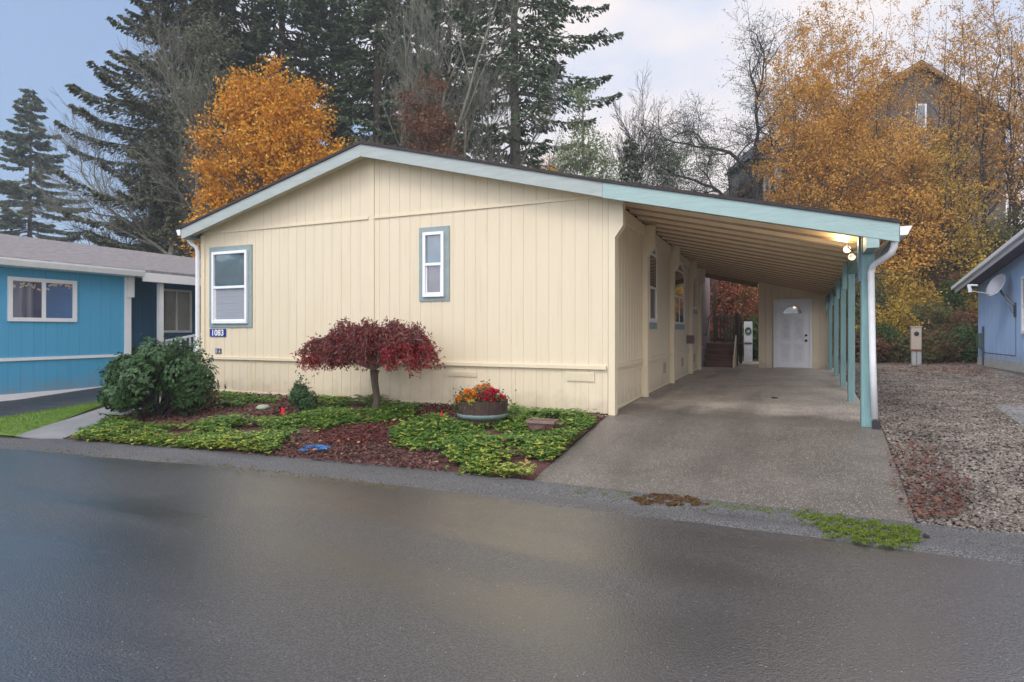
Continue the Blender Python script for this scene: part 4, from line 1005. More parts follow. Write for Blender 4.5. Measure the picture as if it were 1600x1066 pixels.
def crown_tree(name, label, cat, pos, H, blobs, leafm, barkm, nclump=120, nleaf=26000, lsize=0.07, trunk_r=0.14, trunk_top=0.7,
               stems=1, seed=1, group=None, clump=0.45, limb_leaf=0.25, up=0.35, twigs=3, droop=0.0, lean=(0, 0)):
    """trunk(s) with limbs reaching clump centres spread through blobs [(dx,dy,z,rx,ry,rz)...]; leaves cluster at the limb ends"""
    r = np.random.default_rng(seed)
    x0, y0 = pos; z0 = float(G(x0, y0)) - 0.1
    o = thing(name, label, cat, (x0, y0, z0), group)
    segs = []; base = np.array([x0, y0, z0])
    # stems
    stem_pts = []
    for s in range(stems):
        ang = r.uniform(0, 6.28); off = 0 if stems == 1 else r.uniform(0.1, 0.5)
        b = base + np.array([math.cos(ang) * off, math.sin(ang) * off, 0])
        tgt = base + np.array([lean[0] + math.cos(ang) * off * 3 * (stems > 1) + r.normal() * 0.15, lean[1] + math.sin(ang) * off * 3 * (stems > 1), H * trunk_top * r.uniform(0.85, 1.05)])
        mid = (b + tgt) / 2 + np.array([r.normal() * 0.035 * H, r.normal() * 0.035 * H, 0])
        p = bez(b, mid, tgt, 14); p[1:, :2] += np.cumsum(r.normal(size=(13, 2)) * 0.006 * H, 0)
        rr = trunk_r * np.linspace(1, 0.06, 14) ** 0.9 * (1 if stems == 1 else r.uniform(0.6, 1.0)); rr[0] *= 1.35
        for i in range(13): segs.append([*p[i], *p[i + 1], rr[i], rr[i + 1]])
        stem_pts.append((p, rr))
    vol = np.array([b[3] * b[4] * b[5] for b in blobs]); vol = vol / vol.sum()
    which = r.choice(len(blobs), nclump, p=vol)
    B = np.array(blobs)[which]
    dirs = rand_unit(nclump, r); rad = r.uniform(0.15, 1.0, nclump)[:, None] ** 0.45
    C = B[:, :3] + dirs * rad * B[:, 3:6]
    C = C + np.array([x0, y0, z0])
    twig_pts = []
    for c in C:
        p, rr = stem_pts[r.integers(stems)]
        # leave the stem somewhat below the clump
        hd = np.linalg.norm(p[:, :2] - c[:2], axis=1)
        want = c[2] - hd * r.uniform(0.5, 1.1) - 0.3
        k = int(np.argmin(np.abs(p[:, 2] - want))); k = max(2, k)
        a = p[k]
        m = a + (c - a) * 0.5 + np.array([0, 0, -droop + up * np.linalg.norm(c - a) * r.uniform(-0.25, 0.25)])
        q = bez(a, m, c, 7); q[1:-1] += r.normal(size=(5, 3)) * 0.04 * np.linalg.norm(c - a) * 0.4
        r0 = min(rr[k] * 0.5, 0.02 + 0.018 * np.linalg.norm(c - a)); rs = np.linspace(r0, 0.006, 7)
        for i in range(6): segs.append([*q[i], *q[i + 1], rs[i], rs[i + 1]])
        for _ in range(twigs):
            i = r.integers(2, 7); d = (q[min(i, 6)] - q[i - 1]); d = d / (np.linalg.norm(d) + 1e-6)
            e = q[i - 1 if i == 7 else i] if i < 7 else q[6]
            t = e + (d * 0.5 + rand_unit(1, r)[0] * 0.8 + np.array([0, 0, 0.2])) * clump * r.uniform(0.7, 1.6)
            segs.append([*e, *t, 0.009, 0.003]); twig_pts.append((e, t))
    V, Q = tubes_np(segs, 6); np_mesh('trunk', V, Q, barkm, o)
    if nleaf:
        nl = int(nleaf * (1 - limb_leaf))
        size_w = r.uniform(0.4, 1.6, nclump); size_w /= size_w.sum()
        w = r.choice(nclump, nl, p=size_w)
        P = C[w] + r.normal(size=(nl, 3)) * clump * np.array([0.62, 0.62, 0.45]) * (0.6 + 0.8 * (size_w[w] * nclump))[:, None] ** 0.5
        if twig_pts:
            tp = np.array([[a, b] for a, b in twig_pts]); k = r.integers(0, len(tp), nleaf - nl); t = r.uniform(0.1, 1.1, (nleaf - nl, 1))
            P2 = tp[k, 0] * (1 - t) + tp[k, 1] * t + r.normal(size=(nleaf - nl, 3)) * 0.07
            P = np.concatenate([P, P2])
        P = P[P[:, 2] > z0 + 0.1]
        ls = lsize * r.uniform(0.6, 1.3, len(P))
        V, Q = leaf_quads(P, ls, ls * 0.62, r=r); np_mesh('crown', V, Q, leafm, o)
    return o

def bare_tree(name, label, pos, H, r0, barkm, seed, levels=5, spread=0.5, group=None, first=0.25, gnarl=0.15, kids=(2, 4), upb=0.2, cat='tree', leafm=None, nleaf=0, lsize=0.05,
              lean=(0, 0), ratio=0.72, crown_name='twigs', thin=0.009):
    r = np.random.default_rng(seed)
    x0, y0 = pos; z0 = float(G(x0, y0)) - 0.1
    o = thing(name, label, cat, (x0, y0, z0), group)
    segs, fine, tips = [], [], []
    def grow(p, d, L, rad, lv):
        n = 5 if lv > 1 else 3
        for i in range(n):
            d = d + r.normal(size=3) * gnarl * 0.6 + np.array([0, 0, upb * 0.12]); d = d / np.linalg.norm(d)
            q = p + d * L / n; ra = rad * (1 - 0.35 * i / n); rb = rad * (1 - 0.35 * (i + 1) / n)
            (segs if rad > 0.02 else fine).append([*p, *q, ra, rb])
            if lv > 0 and (i >= n * first or lv < levels) and r.uniform() < (0.62 if lv > 1 else 0.5):
                side = np.cross(d, rand_unit(1, r)[0]); side /= np.linalg.norm(side) + 1e-6
                nd = d * (1 - spread) + side * spread * r.uniform(0.8, 1.3) + np.array([0, 0, upb * 0.3]); nd /= np.linalg.norm(nd)
                grow(q, nd, L * ratio * r.uniform(0.6, 1.0), max(thin, rb * 0.5), lv - 1)
            p = q
        if lv > 0:
            for _ in range(r.integers(1, 3)):
                nd = d + rand_unit(1, r)[0] * spread * 0.9; nd /= np.linalg.norm(nd)
                grow(p, nd, L * ratio * r.uniform(0.7, 1.05), max(thin, rad * 0.58), lv - 1)
        else: tips.append(p)
    d0 = np.array([lean[0], lean[1], 1.0]); d0 /= np.linalg.norm(d0)
    tot = sum(ratio ** k for k in range(levels + 1)) * 0.82
    grow(np.array([x0, y0, z0]), d0, H / tot, r0, levels)
    V, Q = tubes_np(segs, 6); np_mesh('trunk', V, Q, barkm, o)
    if fine:
        V, Q = tubes_np(fine, 3); np_mesh(crown_name, V, Q, barkm, o)
    if leafm and nleaf:
        T = np.array(tips); P = T[r.integers(0, len(T), nleaf)] + r.normal(size=(nleaf, 3)) * 0.22
        ls = lsize * r.uniform(0.6, 1.3, nleaf); V, Q = leaf_quads(P, ls, ls * 0.6, r=r); np_mesh('crown', V, Q, leafm, o)
    return o

def conifer(name, label, pos, H, Rb, seed, leafm=None, barkm=None, base=0.1, group=None, trunk_r=0.3, per=26, bstep=0.42, droop=0.35, spray=0.17, dens=1.0, taper=0.85, gaps=0.12, upturn=0.25, ztop_crown=1.0):
    """fir: whorls of drooping boughs carrying flat hanging sprays"""
    r = np.random.default_rng(seed); leafm = leafm or L_CONIFER; barkm = barkm or BARK
    x0, y0 = pos; z0 = float(G(x0, y0)) - 0.2
    o = thing(name, label, 'tree', (x0, y0, z0), group)
    segs = []
    zt = np.linspace(0, H, 24); bend = np.cumsum(r.normal(size=(24, 2)) * 0.03, 0)
    for i in range(23):
        ra, rb = trunk_r * (1 - zt[i] / H) ** 0.9 + 0.01, trunk_r * (1 - zt[i + 1] / H) ** 0.9 + 0.008
        segs.append([x0 + bend[i, 0], y0 + bend[i, 1], z0 + zt[i], x0 + bend[i + 1, 0], y0 + bend[i + 1, 1], z0 + zt[i + 1], ra, rb])
    z = H * base; Pc, Pd, Pn = [], [], []
    while z < H * 0.99:
        f = (z - H * base) / (H * (1 - base))
        L0 = Rb * (1 - f) ** taper * min(1, 0.55 + f * 3) + 0.15
        nb = r.integers(3, 6)
        a0 = r.uniform(0, 6.28)
        for b in range(nb):
            if r.uniform() < gaps: continue
            a = a0 + b * 6.28 / nb + r.normal() * 0.35; L = L0 * r.uniform(0.55, 1.15)
            h = np.array([math.cos(a), math.sin(a), 0]); side = np.array([-h[1], h[0], 0])
            st = np.array([x0, y0, z0 + z + r.normal() * 0.12])
            n = max(4, int(L / 0.28)); t = np.linspace(0, 1, n + 1)
            dz = -droop * L * (t ** 1.3) + upturn * L * t ** 3 + (0.12 * L * t * (f > 0.8))
            pts = st + h * (t * L)[:, None] + np.array([0, 0, 1.0]) * dz[:, None] + side * (np.cumsum(r.normal(size=n + 1)) * 0.04)[:, None]
            rr = (0.012 + 0.010 * L) * (1 - t * 0.85)
            for i in range(n): segs.append([*pts[i], *pts[i + 1], rr[i], rr[i + 1]])
            m = int(per * 2.6 * dens * L / 1.2) + 6
            tt = r.uniform(0.12, 1.03, m) ** 0.8; idx = np.clip((tt * n), 0, n - 0.001); i0 = idx.astype(int); fr = (idx - i0)[:, None]
            P = pts[i0] * (1 - fr) + pts[i0 + 1] * fr
            wid = 0.34 * L * (1.05 - tt) * 0.8 + 0.12
            s = r.uniform(-1, 1, m)
            P = P + side * (s * wid)[:, None] + h * (np.abs(s) * wid * 0.35)[:, None]; P[:, 2] -= np.abs(s) * wid * 0.25 + r.uniform(0, 0.13, m)
            D = h * 0.6 + side * (np.sign(s) * 0.7)[:, None] + np.array([0, 0, -0.45]) + r.normal(size=(m, 3)) * 0.3
            Pc.append(P); Pd.append(D)
        z += bstep * r.uniform(0.7, 1.3) * (0.6 + 0.5 * (1 - f))
    V, Q = tubes_np(segs, 6); np_mesh('trunk', V, Q, barkm, o)
    P = np.concatenate(Pc); D = np.concatenate(Pd); n = len(P)
    ls = spray * 0.66 * r.uniform(0.6, 1.5, n); nor = np.array([0, 0, 1.0]) + r.normal(size=(n, 3)) * 0.6
    V, Q = leaf_quads(P, ls, ls * 0.38, dirs=D, normals=nor, r=r); np_mesh('crown', V, Q, leafm, o)
    return o

# ---- far left fir, thin trunks
conifer('fir_tree', 'hazy blue-grey fir standing alone behind the blue house roof', W(47, 62), zat(140, 62) + 0.2, 7.4, 3, base=0.12, trunk_r=0.35, per=40, bstep=0.62, spray=0.34, dens=0.95, taper=0.72, gaps=0.16, droop=0.28)
bare_tree('slender_bare_tree', 'thin leaning trunk wrapped in ivy, right of the lone fir', W(186, 36), 7.8, 0.10, BARKDARK, 12, levels=3, spread=0.42, first=0.5, lean=(-0.14, 0.0), kids=(1, 2), group=None, leafm=None)
bare_tree('slender_bare_tree', 'thin bare trunk just right of the ivy-wrapped one', W(218, 37), 7.2, 0.09, BARKDARK, 13, levels=3, spread=0.42, first=0.5, lean=(-0.16, 0.02), kids=(1, 2))
# ---- tall mixed stand at the left
conifer('fir_tree', 'very tall grey-green fir at left, its long boughs reaching over open sky', W(285, 34), 27, 6.2, 21, base=0.16, trunk_r=0.42, per=36, bstep=0.40, spray=0.20, dens=1.2, taper=0.55, droop=0.26, upturn=0.3, leafm=L_IVY, barkm=BARKGREY)
bare_tree('tall_bare_tree', 'tall grey bare tree tangled in front of the big left fir', W(262, 30), 17, 0.26, BARKGREY, 31, levels=6, spread=0.42, first=0.2, group='bare trees behind the houses')
bare_tree('tall_bare_tree', 'dark bare tree with arching limbs above the blue house porch', W(232, 33), 11, 0.18, BARKDARK, 33, levels=6, spread=0.55, first=0.2, upb=0.05, gnarl=0.25, group='bare trees behind the houses')
bare_tree('tall_bare_tree', 'pale bare tree rising left of the orange maple', W(318, 29), 16, 0.2, BARKGREY, 35, levels=6, spread=0.38, first=0.25, group='bare trees behind the houses')
x_, y_ = W(240, 33)
crown_tree('ivy_clad_tree', 'grey-green leafy tree beneath the long boughs of the tall left fir', 'tree', (x_, y_), 18, [(0, 0, 12, 1.4, 1.3, 4.5), (-0.6, 0, 7.5, 1.6, 1.3, 3.5), (0.8, 0, 9.5, 1.3, 1.2, 5)], L_IVY, BARKGREY, nclump=120, nleaf=11000, lsize=0.065, trunk_r=0.18, seed=37, clump=0.55, twigs=5)
x_, y_ = W(318, 31)
crown_tree('ivy_clad_tree', 'grey-green ivy-smothered tree just left of the orange maple', 'tree', (x_, y_), 20, [(0, 0, 13, 1.6, 1.5, 5), (-1.4, 0, 8.5, 1.5, 1.3, 4), (0.3, 0, 5.5, 1.3, 1.2, 3)], L_IVY, BARKGREY, nclump=170, nleaf=20000, lsize=0.07, trunk_r=0.2, seed=36, clump=0.5, twigs=4)
conifer('fir_tree', 'dark fir filling the gap left of the orange maple', W(345, 40), 33, 5.5, 45, base=0.12, trunk_r=0.42, per=30, bstep=0.55, spray=0.26, dens=0.9, taper=0.5, droop=0.32)
conifer('fir_tree', 'dark background fir right above the roof peak', W(520, 43), 34, 5.5, 46, base=0.1, trunk_r=0.42, per=30, bstep=0.6, spray=0.27, dens=0.85, taper=0.45, droop=0.32)
conifer('fir_tree', 'background fir between alders and thick fir trunk', W(640, 46), 35, 6, 47, base=0.1, trunk_r=0.42, per=30, bstep=0.62, spray=0.28, dens=0.85, taper=0.45, droop=0.32)
# ---- orange maple
x_, y_ = W(420, 24)
crown_tree('orange_maple', 'bright orange maple rising above the left roof slope', 'tree', (x_, y_), 12.6,
           [(-0.6, 0, 7.8, 2.3, 2.2, 3.7), (1.2, 0.4, 7.8, 1.7, 2.0, 3.7), (-1.6, -0.2, 5.6, 1.6, 1.8, 3.0), (-2.2, -0.3, 3.8, 1.3, 1.5, 1.9), (0.7, 0, 10.7, 1.1, 1.1, 1.3), (-0.9, 0, 10.3, 1.2, 1.2, 1.3), (2.1, 0.6, 7.6, 1.2, 1.5, 1.9)],
           L_ORANGE, BARK, nclump=330, nleaf=62000, lsize=0.062, trunk_r=0.2, seed=4, clump=0.36, trunk_top=0.75, limb_leaf=0.3)
x_, y_ = W(600, 27)
crown_tree('rusty_shrub_tree', 'low rusty orange foliage just right of the roof peak', 'tree', (x_, y_), 9, [(0, 0, 7.6, 1.6, 1.4, 1.3)], L_ORANGE, BARK, nclump=50, nleaf=4500, lsize=0.06, trunk_r=0.1, seed=6)
# ---- big firs in the middle
conifer('fir_tree', 'tall dark fir directly behind the orange maple', W(440, 36), 30, 5.2, 41, base=0.2, trunk_r=0.45, per=32, bstep=0.5, spray=0.23, dens=0.85, taper=0.5, droop=0.3)
conifer('fir_tree', 'tall dark fir between the orange maple and the bare alders', W(590, 35), 29, 5.6, 42, base=0.2, trunk_r=0.45, per=30, bstep=0.5, spray=0.22, dens=0.8, taper=0.5, droop=0.32)
conifer('fir_tree', 'largest fir with thick bare lower trunk and broad right-hand boughs', W(808, 30), 27, 5.6, 43, base=0.34, trunk_r=0.40, per=30, bstep=0.48, spray=0.20, dens=0.85, taper=0.42, droop=0.30, barkm=BARKGREY)
conifer('fir_tree', 'dark fir behind the pale bare alders', W(700, 42), 30, 5.5, 44, base=0.25, trunk_r=0.42, per=30, bstep=0.6, spray=0.26, dens=0.7, taper=0.5, droop=0.32)
# ---- pale bare alders
for k, (px, Z, H, sd, lab) in enumerate([(655, 27, 15, 51, 'pale bare alder left of the forked pair behind the ridge'), (700, 26, 18, 52, 'tall pale bare alder with upswept limbs above the roof'),
                                   (728, 27, 17, 53, 'pale mossy alder leaning toward the thick fir trunk'), (760, 29, 14, 54, 'slim bare alder close beside the thick fir trunk')]):
    bare_tree('bare_alder', lab, W(px, Z), H, 0.14, mat('pale_alder_bark', (0.17, 0.168, 0.13), 0.85, 0.3, 6), sd, levels=6, spread=0.36, first=0.3, upb=0.45, gnarl=0.10, ratio=0.66, thin=0.005, group='bare alders behind the roof', lean=(0.05 * (k - 1.5), 0))
x_, y_ = W(665, 26)
crown_tree('brown_leaf_tree', 'reddish brown foliage mixed among the bare alders', 'tree', (x_, y_), 13, [(0, 0, 9.5, 1.6, 1.4, 3.0), (0.8, 0, 7.0, 2.2, 1.5, 2.0), (-1.6, 0, 7.5, 1.2, 1.4, 1.6)], L_BROWN, BARK, nclump=150, nleaf=20000, lsize=0.06, trunk_r=0.12, seed=9, clump=0.42)
x_, y_ = W(610, 31)
crown_tree('olive_shrub_tree', 'olive green understory tree behind the roof ridge', 'tree', (x_, y_), 9, [(0, 0, 7.6, 3.0, 1.5, 2.2), (3.4, 0, 7.0, 1.8, 1.5, 1.5)], L_OLIVE, BARK, nclump=130, nleaf=16000, lsize=0.065, trunk_r=0.1, seed=10, clump=0.45)
x_, y_ = W(852, 27)
crown_tree('small_orange_tree', 'small loose orange tree right of the thick fir trunk', 'tree', (x_, y_), 9, [(0, 0, 7.4, 0.8, 0.8, 1.6)], L_ORANGE, BARKGREY, nclump=36, nleaf=2200, lsize=0.06, trunk_r=0.08, seed=14, clump=0.32)
x_, y_ = W(908, 26.5); H_ = zat(118, 26.5)
crown_tree('cedar_tree', 'pale green feathery cedar beside the largest fir', 'tree', (x_, y_), H_, [(0, 0, H_ * 0.86, 0.7, 0.6, H_ * 0.13), (0.1, 0, H_ * 0.66, 1.4, 1.1, H_ * 0.18), (0.4, 0, H_ * 0.48, 2.1, 1.4, H_ * 0.16), (0.9, 0, H_ * 0.36, 2.4, 1.5, H_ * 0.12), (-0.5, 0, H_ * 0.42, 1.6, 1.2, H_ * 0.16)],
           L_CEDAR, BARKGREY, nclump=230, nleaf=30000, lsize=0.055, trunk_r=0.2, seed=61, clump=0.42, trunk_top=0.96, limb_leaf=0.3, up=-0.6, droop=0.25)
conifer('cedar_tree', 'low dark fir top poking up right of the pale cedar', W(985, 33), zat(225, 33), 2.0, 62, leafm=L_CONIFER, barkm=BARKGREY, base=0.15, trunk_r=0.15, per=30, bstep=0.4, spray=0.17, dens=0.9, taper=0.7, droop=0.2, gaps=0.1)
BT = 'distant bare trees above the carport roof'
bare_tree('small_bare_tree', 'bushy bare tree top directly right of the pale cedar', W(962, 36), zat(130, 36), 0.13, BARKDARK, 71, levels=6, spread=0.38, first=0.2, group=BT)
bare_tree('small_bare_tree', 'lone dark twiggy tree in the gap of pale sky', W(1035, 40), zat(178, 40), 0.13, BARKDARK, 72, levels=5, spread=0.35, first=0.2, group=BT)
bare_tree('small_bare_tree', 'faint fine bare tree just right of the lone twiggy one', W(1072, 46), zat(212, 46), 0.12, BARKGREY, 73, levels=6, spread=0.36, first=0.15, group=BT)
bare_tree('small_bare_tree', 'faint low bare tree beside the dark lacy tree', W(1010, 48), zat(235, 48), 0.11, BARKGREY, 74, levels=6, spread=0.4, first=0.15, group=BT)
bare_tree('lacy_dark_tree', 'tall black lacy tree with layered limbs left of the orange birches', W(1182, 34), zat(38, 34) - 1.0, 0.24, BARKDARK, 76, levels=6, spread=0.55, first=0.1, gnarl=0.28, upb=0.08, leafm=L_CONIFER, nleaf=9000, lsize=0.05)
bare_tree('lacy_dark_tree', 'lower dark lacy tree spreading left above the carport roof', W(1135, 36), zat(170, 36) - 1.0, 0.18, BARKDARK, 77, levels=6, spread=0.6, first=0.1, gnarl=0.28, upb=0.02, leafm=L_CONIFER, nleaf=8000, lsize=0.05)

# ---- house on the hill
SHAKE = mat('grey_brown_shake_siding', (0.10, 0.088, 0.075), 0.85, 0.3, 3, bump=0.5, bscale=20, stretch=(1, 1, 5), col2=(0.15, 0.13, 0.115))
ROOFD = mat('dark_brown_roof', (0.07, 0.055, 0.045), 0.9, 0.3, 3)
TRIMB = mat('brown_rake_board', (0.22, 0.13, 0.075), 0.8)
def hill_house(label, px, Z, wl_, wr_, zpk, pitch, depth, rot, wins):
    x, y = W(px, Z); zb = float(G(x, y)) - 2.5
    h = thing('hillside_house', label, 'house', (x, y, zb), 'houses up on the wooded slope'); h.rotation_euler = (0, 0, rot)
    def ev(d): return zpk - zb - pitch * abs(d)
    mb = MB(); mb.prism([(-wl_, 0), (wr_, 0), (wr_, ev(wr_)), (0, ev(0)), (-wl_, ev(-wl_))], 'y', 0, depth); lp(mb.build('wall', SHAKE, h))
    mb = MB(); o_ = 0.5
    for a, b in ((-wl_ - o_, 0), (0, wr_ + o_)):
        mb.prism([(a, ev(a) + 0.05), (b, ev(b) + 0.05), (b, ev(b) + 0.25), (a, ev(a) + 0.25)], 'y', -0.5, depth + 0.4)
    lp(mb.build('roof', ROOFD, h))
    mb = MB()
    for a, b in ((-wl_ - o_, 0), (0, wr_ + o_)):
        mb.prism([(a, ev(a) - 0.1), (b, ev(b) - 0.1), (b, ev(b) + 0.22), (a, ev(a) + 0.22)], 'y', -0.55, -0.502)
    lp(mb.build('rake_board', TRIMB, h))
    for (wx_, wz_, ww, wh) in wins:
        mb = MB(); ring(mb, 'x', -1, 0, wx_, wx_ + ww, wz_ - zb, wz_ - zb + wh, 0.12, 0.0, 0.06); f = lp(mb.build('window', WHITE, h))
        mb = MB(); slab(mb, 'x', -1, 0, wx_ + 0.12, wx_ + ww - 0.12, wz_ - zb + 0.12, wz_ - zb + wh - 0.12, 0.0, 0.03); lp(mb.build('pane', BLUEGLASS, f))
    return h
hill_house('large grey-brown shingled gable house behind the orange birches', 1432, 40, 5.2, 6.0, zat(104, 40), 0.62, 12, YAW, [(-0.1, zat(200, 40), 0.75, 1.6), (0.9, zat(300, 40), 0.9, 2.2)])
hill_house('lower grey wing with steep dark rake left of the large gable house', 1300, 38, 5.6, 3.0, zat(180, 38), 0.86, 10, YAW, [(-4.4, zat(312, 38), 0.45, 1.6), (-3.7, zat(300, 38), 0.45, 1.9)])
hx, hy = W(1203, 41)
hd = thing('hillside_house', 'narrow far house part with small grey roof and white trim', 'house', (hx, hy, 5.0), 'houses up on the wooded slope'); hd.rotation_euler = (0, 0, YAW)
mb = MB(); mb.box(-1.4, 1.1, 0, 4, 0, zat(240, 41) - 5.0); lp(mb.build('wall', SHAKE, hd))
mb = MB(); mb.prism([(-1.7, zat(250, 41) - 5), (-0.2, zat(212, 41) - 5), (1.4, zat(250, 41) - 5)], 'y', -0.3, 4.2); lp(mb.build('roof', mat('slate_grey_roof', (0.14, 0.15, 0.18), 0.8), hd))
for wx_ in (-0.85, -0.1, 0.55):
    mb = MB(); mb.box(wx_, wx_ + 0.3, -0.05, -0.001, 3.6, 6.4); lp(mb.build('window', mat('pale_window_strip', (0.45, 0.47, 0.5), 0.4), hd))

# ---- orange birches and thin trunks over the slope
BIR = 'orange-leaved birches on the wooded slope'
birches = [(1238, 31, 20, 1, 'leftmost orange birch, leaning over the lower grey wing'), (1262, 28, 95, 1.1, 'short bushy orange birch low at the left of the slope'),
           (1285, 33, -20, 1, 'tall orange birch second from the left edge of the grove'), (1322, 29, 40, 1.1, 'full orange birch hiding the lower wing roof'),
           (1345, 35, -40, 0.6, 'tall thin birch left of the big gable peak'), (1378, 30, 60, 0.7, 'orange birch covering the left slope of the big gable'),
           (1412, 36, -60, 0.45, 'high thin birch rising straight behind the gable peak'), (1430, 28, 190, 1.0, 'low golden birch in front of the gable wall'),
           (1462, 33, -20, 0.7, 'sparse birch just right of the gable peak'), (1500, 31, 40, 0.9, 'sparse rusty birch over the right roof slope'),
           (1522, 35, -50, 0.8, 'tall sparse birch above the right roof slope'), (1552, 30, -10, 0.8, 'thin open birch second from the right edge'),
           (1588, 32, -30, 0.8, 'thin open birch at the right edge of the picture'), (1610, 29, 60, 0.8, 'rusty birch half outside the right edge'),
           (1395, 27, 190, 1.2, 'low yellow birch right above the carport gutter'), (1480, 27, 205, 1.0, 'low golden birch between gable house and slope shrubs')]
for k, (px, Z, ytop, dn, lab) in enumerate(birches):
    x_, y_ = W(px, Z); z0 = float(G(x_, y_)); H = max(3.5, zat(ytop, Z) - z0)
    low = ytop > 90
    blobs = [(0, 0, H * 0.74, 1.6, 1.4, H * 0.27), (0.2, 0, H * 0.45, 2.0, 1.6, H * 0.24)] + ([(0, 0, H * 0.22, 1.9, 1.5, H * 0.2)] if px < 1520 else [])
    nl = int((16000 if px < 1340 else 11000 if px < 1440 else 6500) * dn * (1.0 if ytop < 100 else 1.25))
    crown_tree('birch_tree', lab, 'tree', (x_, y_), H, blobs, L_YELLOW if ytop > 194 else L_BIRCH, BARKDARK if px > 1440 else BARK, nclump=int(130 * dn), nleaf=nl, lsize=0.055, trunk_r=0.075,
               stems=3 if not low else 2, seed=200 + k, group=BIR, clump=0.40, trunk_top=0.92, limb_leaf=0.45, up=0.1, twigs=4)

# ---- shrubs on the slope
SH = 'shrubs on the bank behind the gravel'
r3 = np.random.default_rng(77)
shr = []
labs = {0: 'yellow-leaved', 1: 'dark green', 2: 'olive', 3: 'brown'}
spots = [(1385, 23.5, 470, 0), (1372, 23, 505, 1), (1400, 23.3, 520, 1), (1452, 24, 470, 2), (1430, 25, 440, 0), (1478, 23.8, 500, 3), (1500, 23.2, 520, 1), (1522, 23.6, 480, 3), (1468, 22.6, 535, 2),
         (1395, 26, 410, 0), (1440, 27, 380, 2), (1480, 26.5, 420, 3), (1510, 25.5, 430, 1), (1540, 25, 410, 0), (1570, 26, 400, 3), (1600, 27, 380, 2), (1415, 28, 350, 2), (1460, 29, 340, 3),
         (1500, 28.5, 350, 2), (1545, 28, 340, 2), (1380, 28, 370, 0), (1590, 29, 320, 2), (1350, 25, 430, 2), (1365, 27, 390, 3), (1350, 22.5, 520, 3), (1448, 22.4, 548, 3), (1490, 22.2, 552, 1), (1412, 22.2, 550, 2)]
for k, (px, Z, ytop, c) in enumerate(spots):
    x_, y_ = W(px, Z); z0 = float(G(x_, y_)); H = max(1.0, zat(ytop, Z) - z0)
    rx = r3.uniform(0.8, 1.3)
    side = 'near the gravel' if Z < 23.9 else 'halfway up the bank' if Z < 26.6 else 'high on the bank'
    ref = 'left of the utility post' if px < 1424 else 'right of the utility post' if px < 1500 else 'by the pale blue house'
    crown_tree('bank_shrub', f'{labs[c]} shrub {side}, {ref}, top number {k}' if False else f'{labs[c]} shrub {side}, {ref}', 'shrub', (x_, y_), H,
               [(0, 0, H * 0.5, rx, rx * 0.8, H * 0.5), (r3.uniform(-0.5, 0.5), 0, H * 0.7, rx * 0.6, 0.6, H * 0.35)],
               (L_YELLOW, L_GREEN, L_OLIVE, L_BROWN)[c], BARKDARK, nclump=60, nleaf=5200, lsize=0.05, trunk_r=0.03, stems=4, seed=300 + k, group=SH, clump=0.24, trunk_top=0.8, limb_leaf=0.35)
# undergrowth over the whole bank
def bank_leaves(name, n, px0, px1, z0, z1, m, seed, ls=0.05, hgt=0.5):
    r = np.random.default_rng(seed)
    px = r.uniform(px0, px1, n); Z = r.uniform(z0, z1, n)
    X = (px - 800) / 930 * Z; x = CAM[0] + X * CS - Z * SN; y = CAM[1] + X * SN + Z * CS
    cl = np.sin(x * 2.1 + np.cos(y * 1.7) * 2) * 0.5 + 0.5
    z = G(x, y) + r.uniform(0, 1, n) ** 1.6 * (0.1 + hgt * cl)
    P = np.stack([x, y, z], 1); P = P[(G(x, y) > 0.42)]
    l = ls * r.uniform(0.6, 1.4, len(P)); V, Q = leaf_quads(P, l, l * 0.6, r=r)
    return tag(np_mesh(name, V, Q, m), 'mixed brown and green undergrowth covering the slope', 'undergrowth', kind='stuff')
bank_leaves('undergrowth', 60000, 1080, 1680, 20.5, 36, leafmat('undergrowth_leaves', [(0.09, 0.07, 0.03), (0.16, 0.10, 0.04), (0.11, 0.13, 0.04), (0.28, 0.19, 0.04), (0.14, 0.06, 0.035)]), 401)
# red bushes behind the carport opening
for k, (px, Z, ytop, m, lab) in enumerate([(1128, 26, 420, L_BROWN, 'dusky red bush seen over the deck railing'), (1150, 25, 432, leafmat('coppery_leaves', [(0.30, 0.09, 0.04), (0.42, 0.16, 0.06), (0.20, 0.05, 0.04)]), 'coppery bush seen through the gap beside the shed'),
                                   (1172, 26, 440, L_YELLOW, 'yellowish bush behind the white wreath panel'), (1180, 24.5, 520, L_GREEN, 'dark green bush low beside the shed corner')]):
    x_, y_ = W(px, Z); z0 = float(G(x_, y_)); H = zat(ytop, Z) - z0 + 0.8
    crown_tree('red_bush', lab, 'shrub', (x_, y_), H, [(0, 0, H * 0.5, 1.2, 0.9, H * 0.5)], m, BARKDARK, nclump=60, nleaf=5500, lsize=0.05, trunk_r=0.04, stems=3, seed=500 + k, clump=0.28)
# understory wall of dim trees far behind the houses (seen between trunks)
for k, (px, Z, ytop, m, lab) in enumerate([(150, 44, 372, L_IVY, 'low pale bush top behind the grey roof'), (250, 40, 345, L_OLIVE, 'olive thicket behind the blue house porch'), (290, 38, 330, L_OLIVE, 'olive thicket at the left eave of the yellow house')]):
    x_, y_ = W(px, Z); H = zat(ytop, Z)
    crown_tree('thicket', lab, 'shrub', (x_, y_), H, [(0, 0, H * 0.55, 1.9, 1.2, H * 0.45)], m, BARKDARK, nclump=50, nleaf=5000, lsize=0.075, trunk_r=0.06, stems=3, seed=520 + k, clump=0.4)

# tree across the street that shows only as a reflection in the left window
bare_tree('street_tree', 'bare street tree across the road behind the photographer', (-20.5, -11.4), 9, 0.2, BARK, 90, levels=6, spread=0.45, first=0.2)

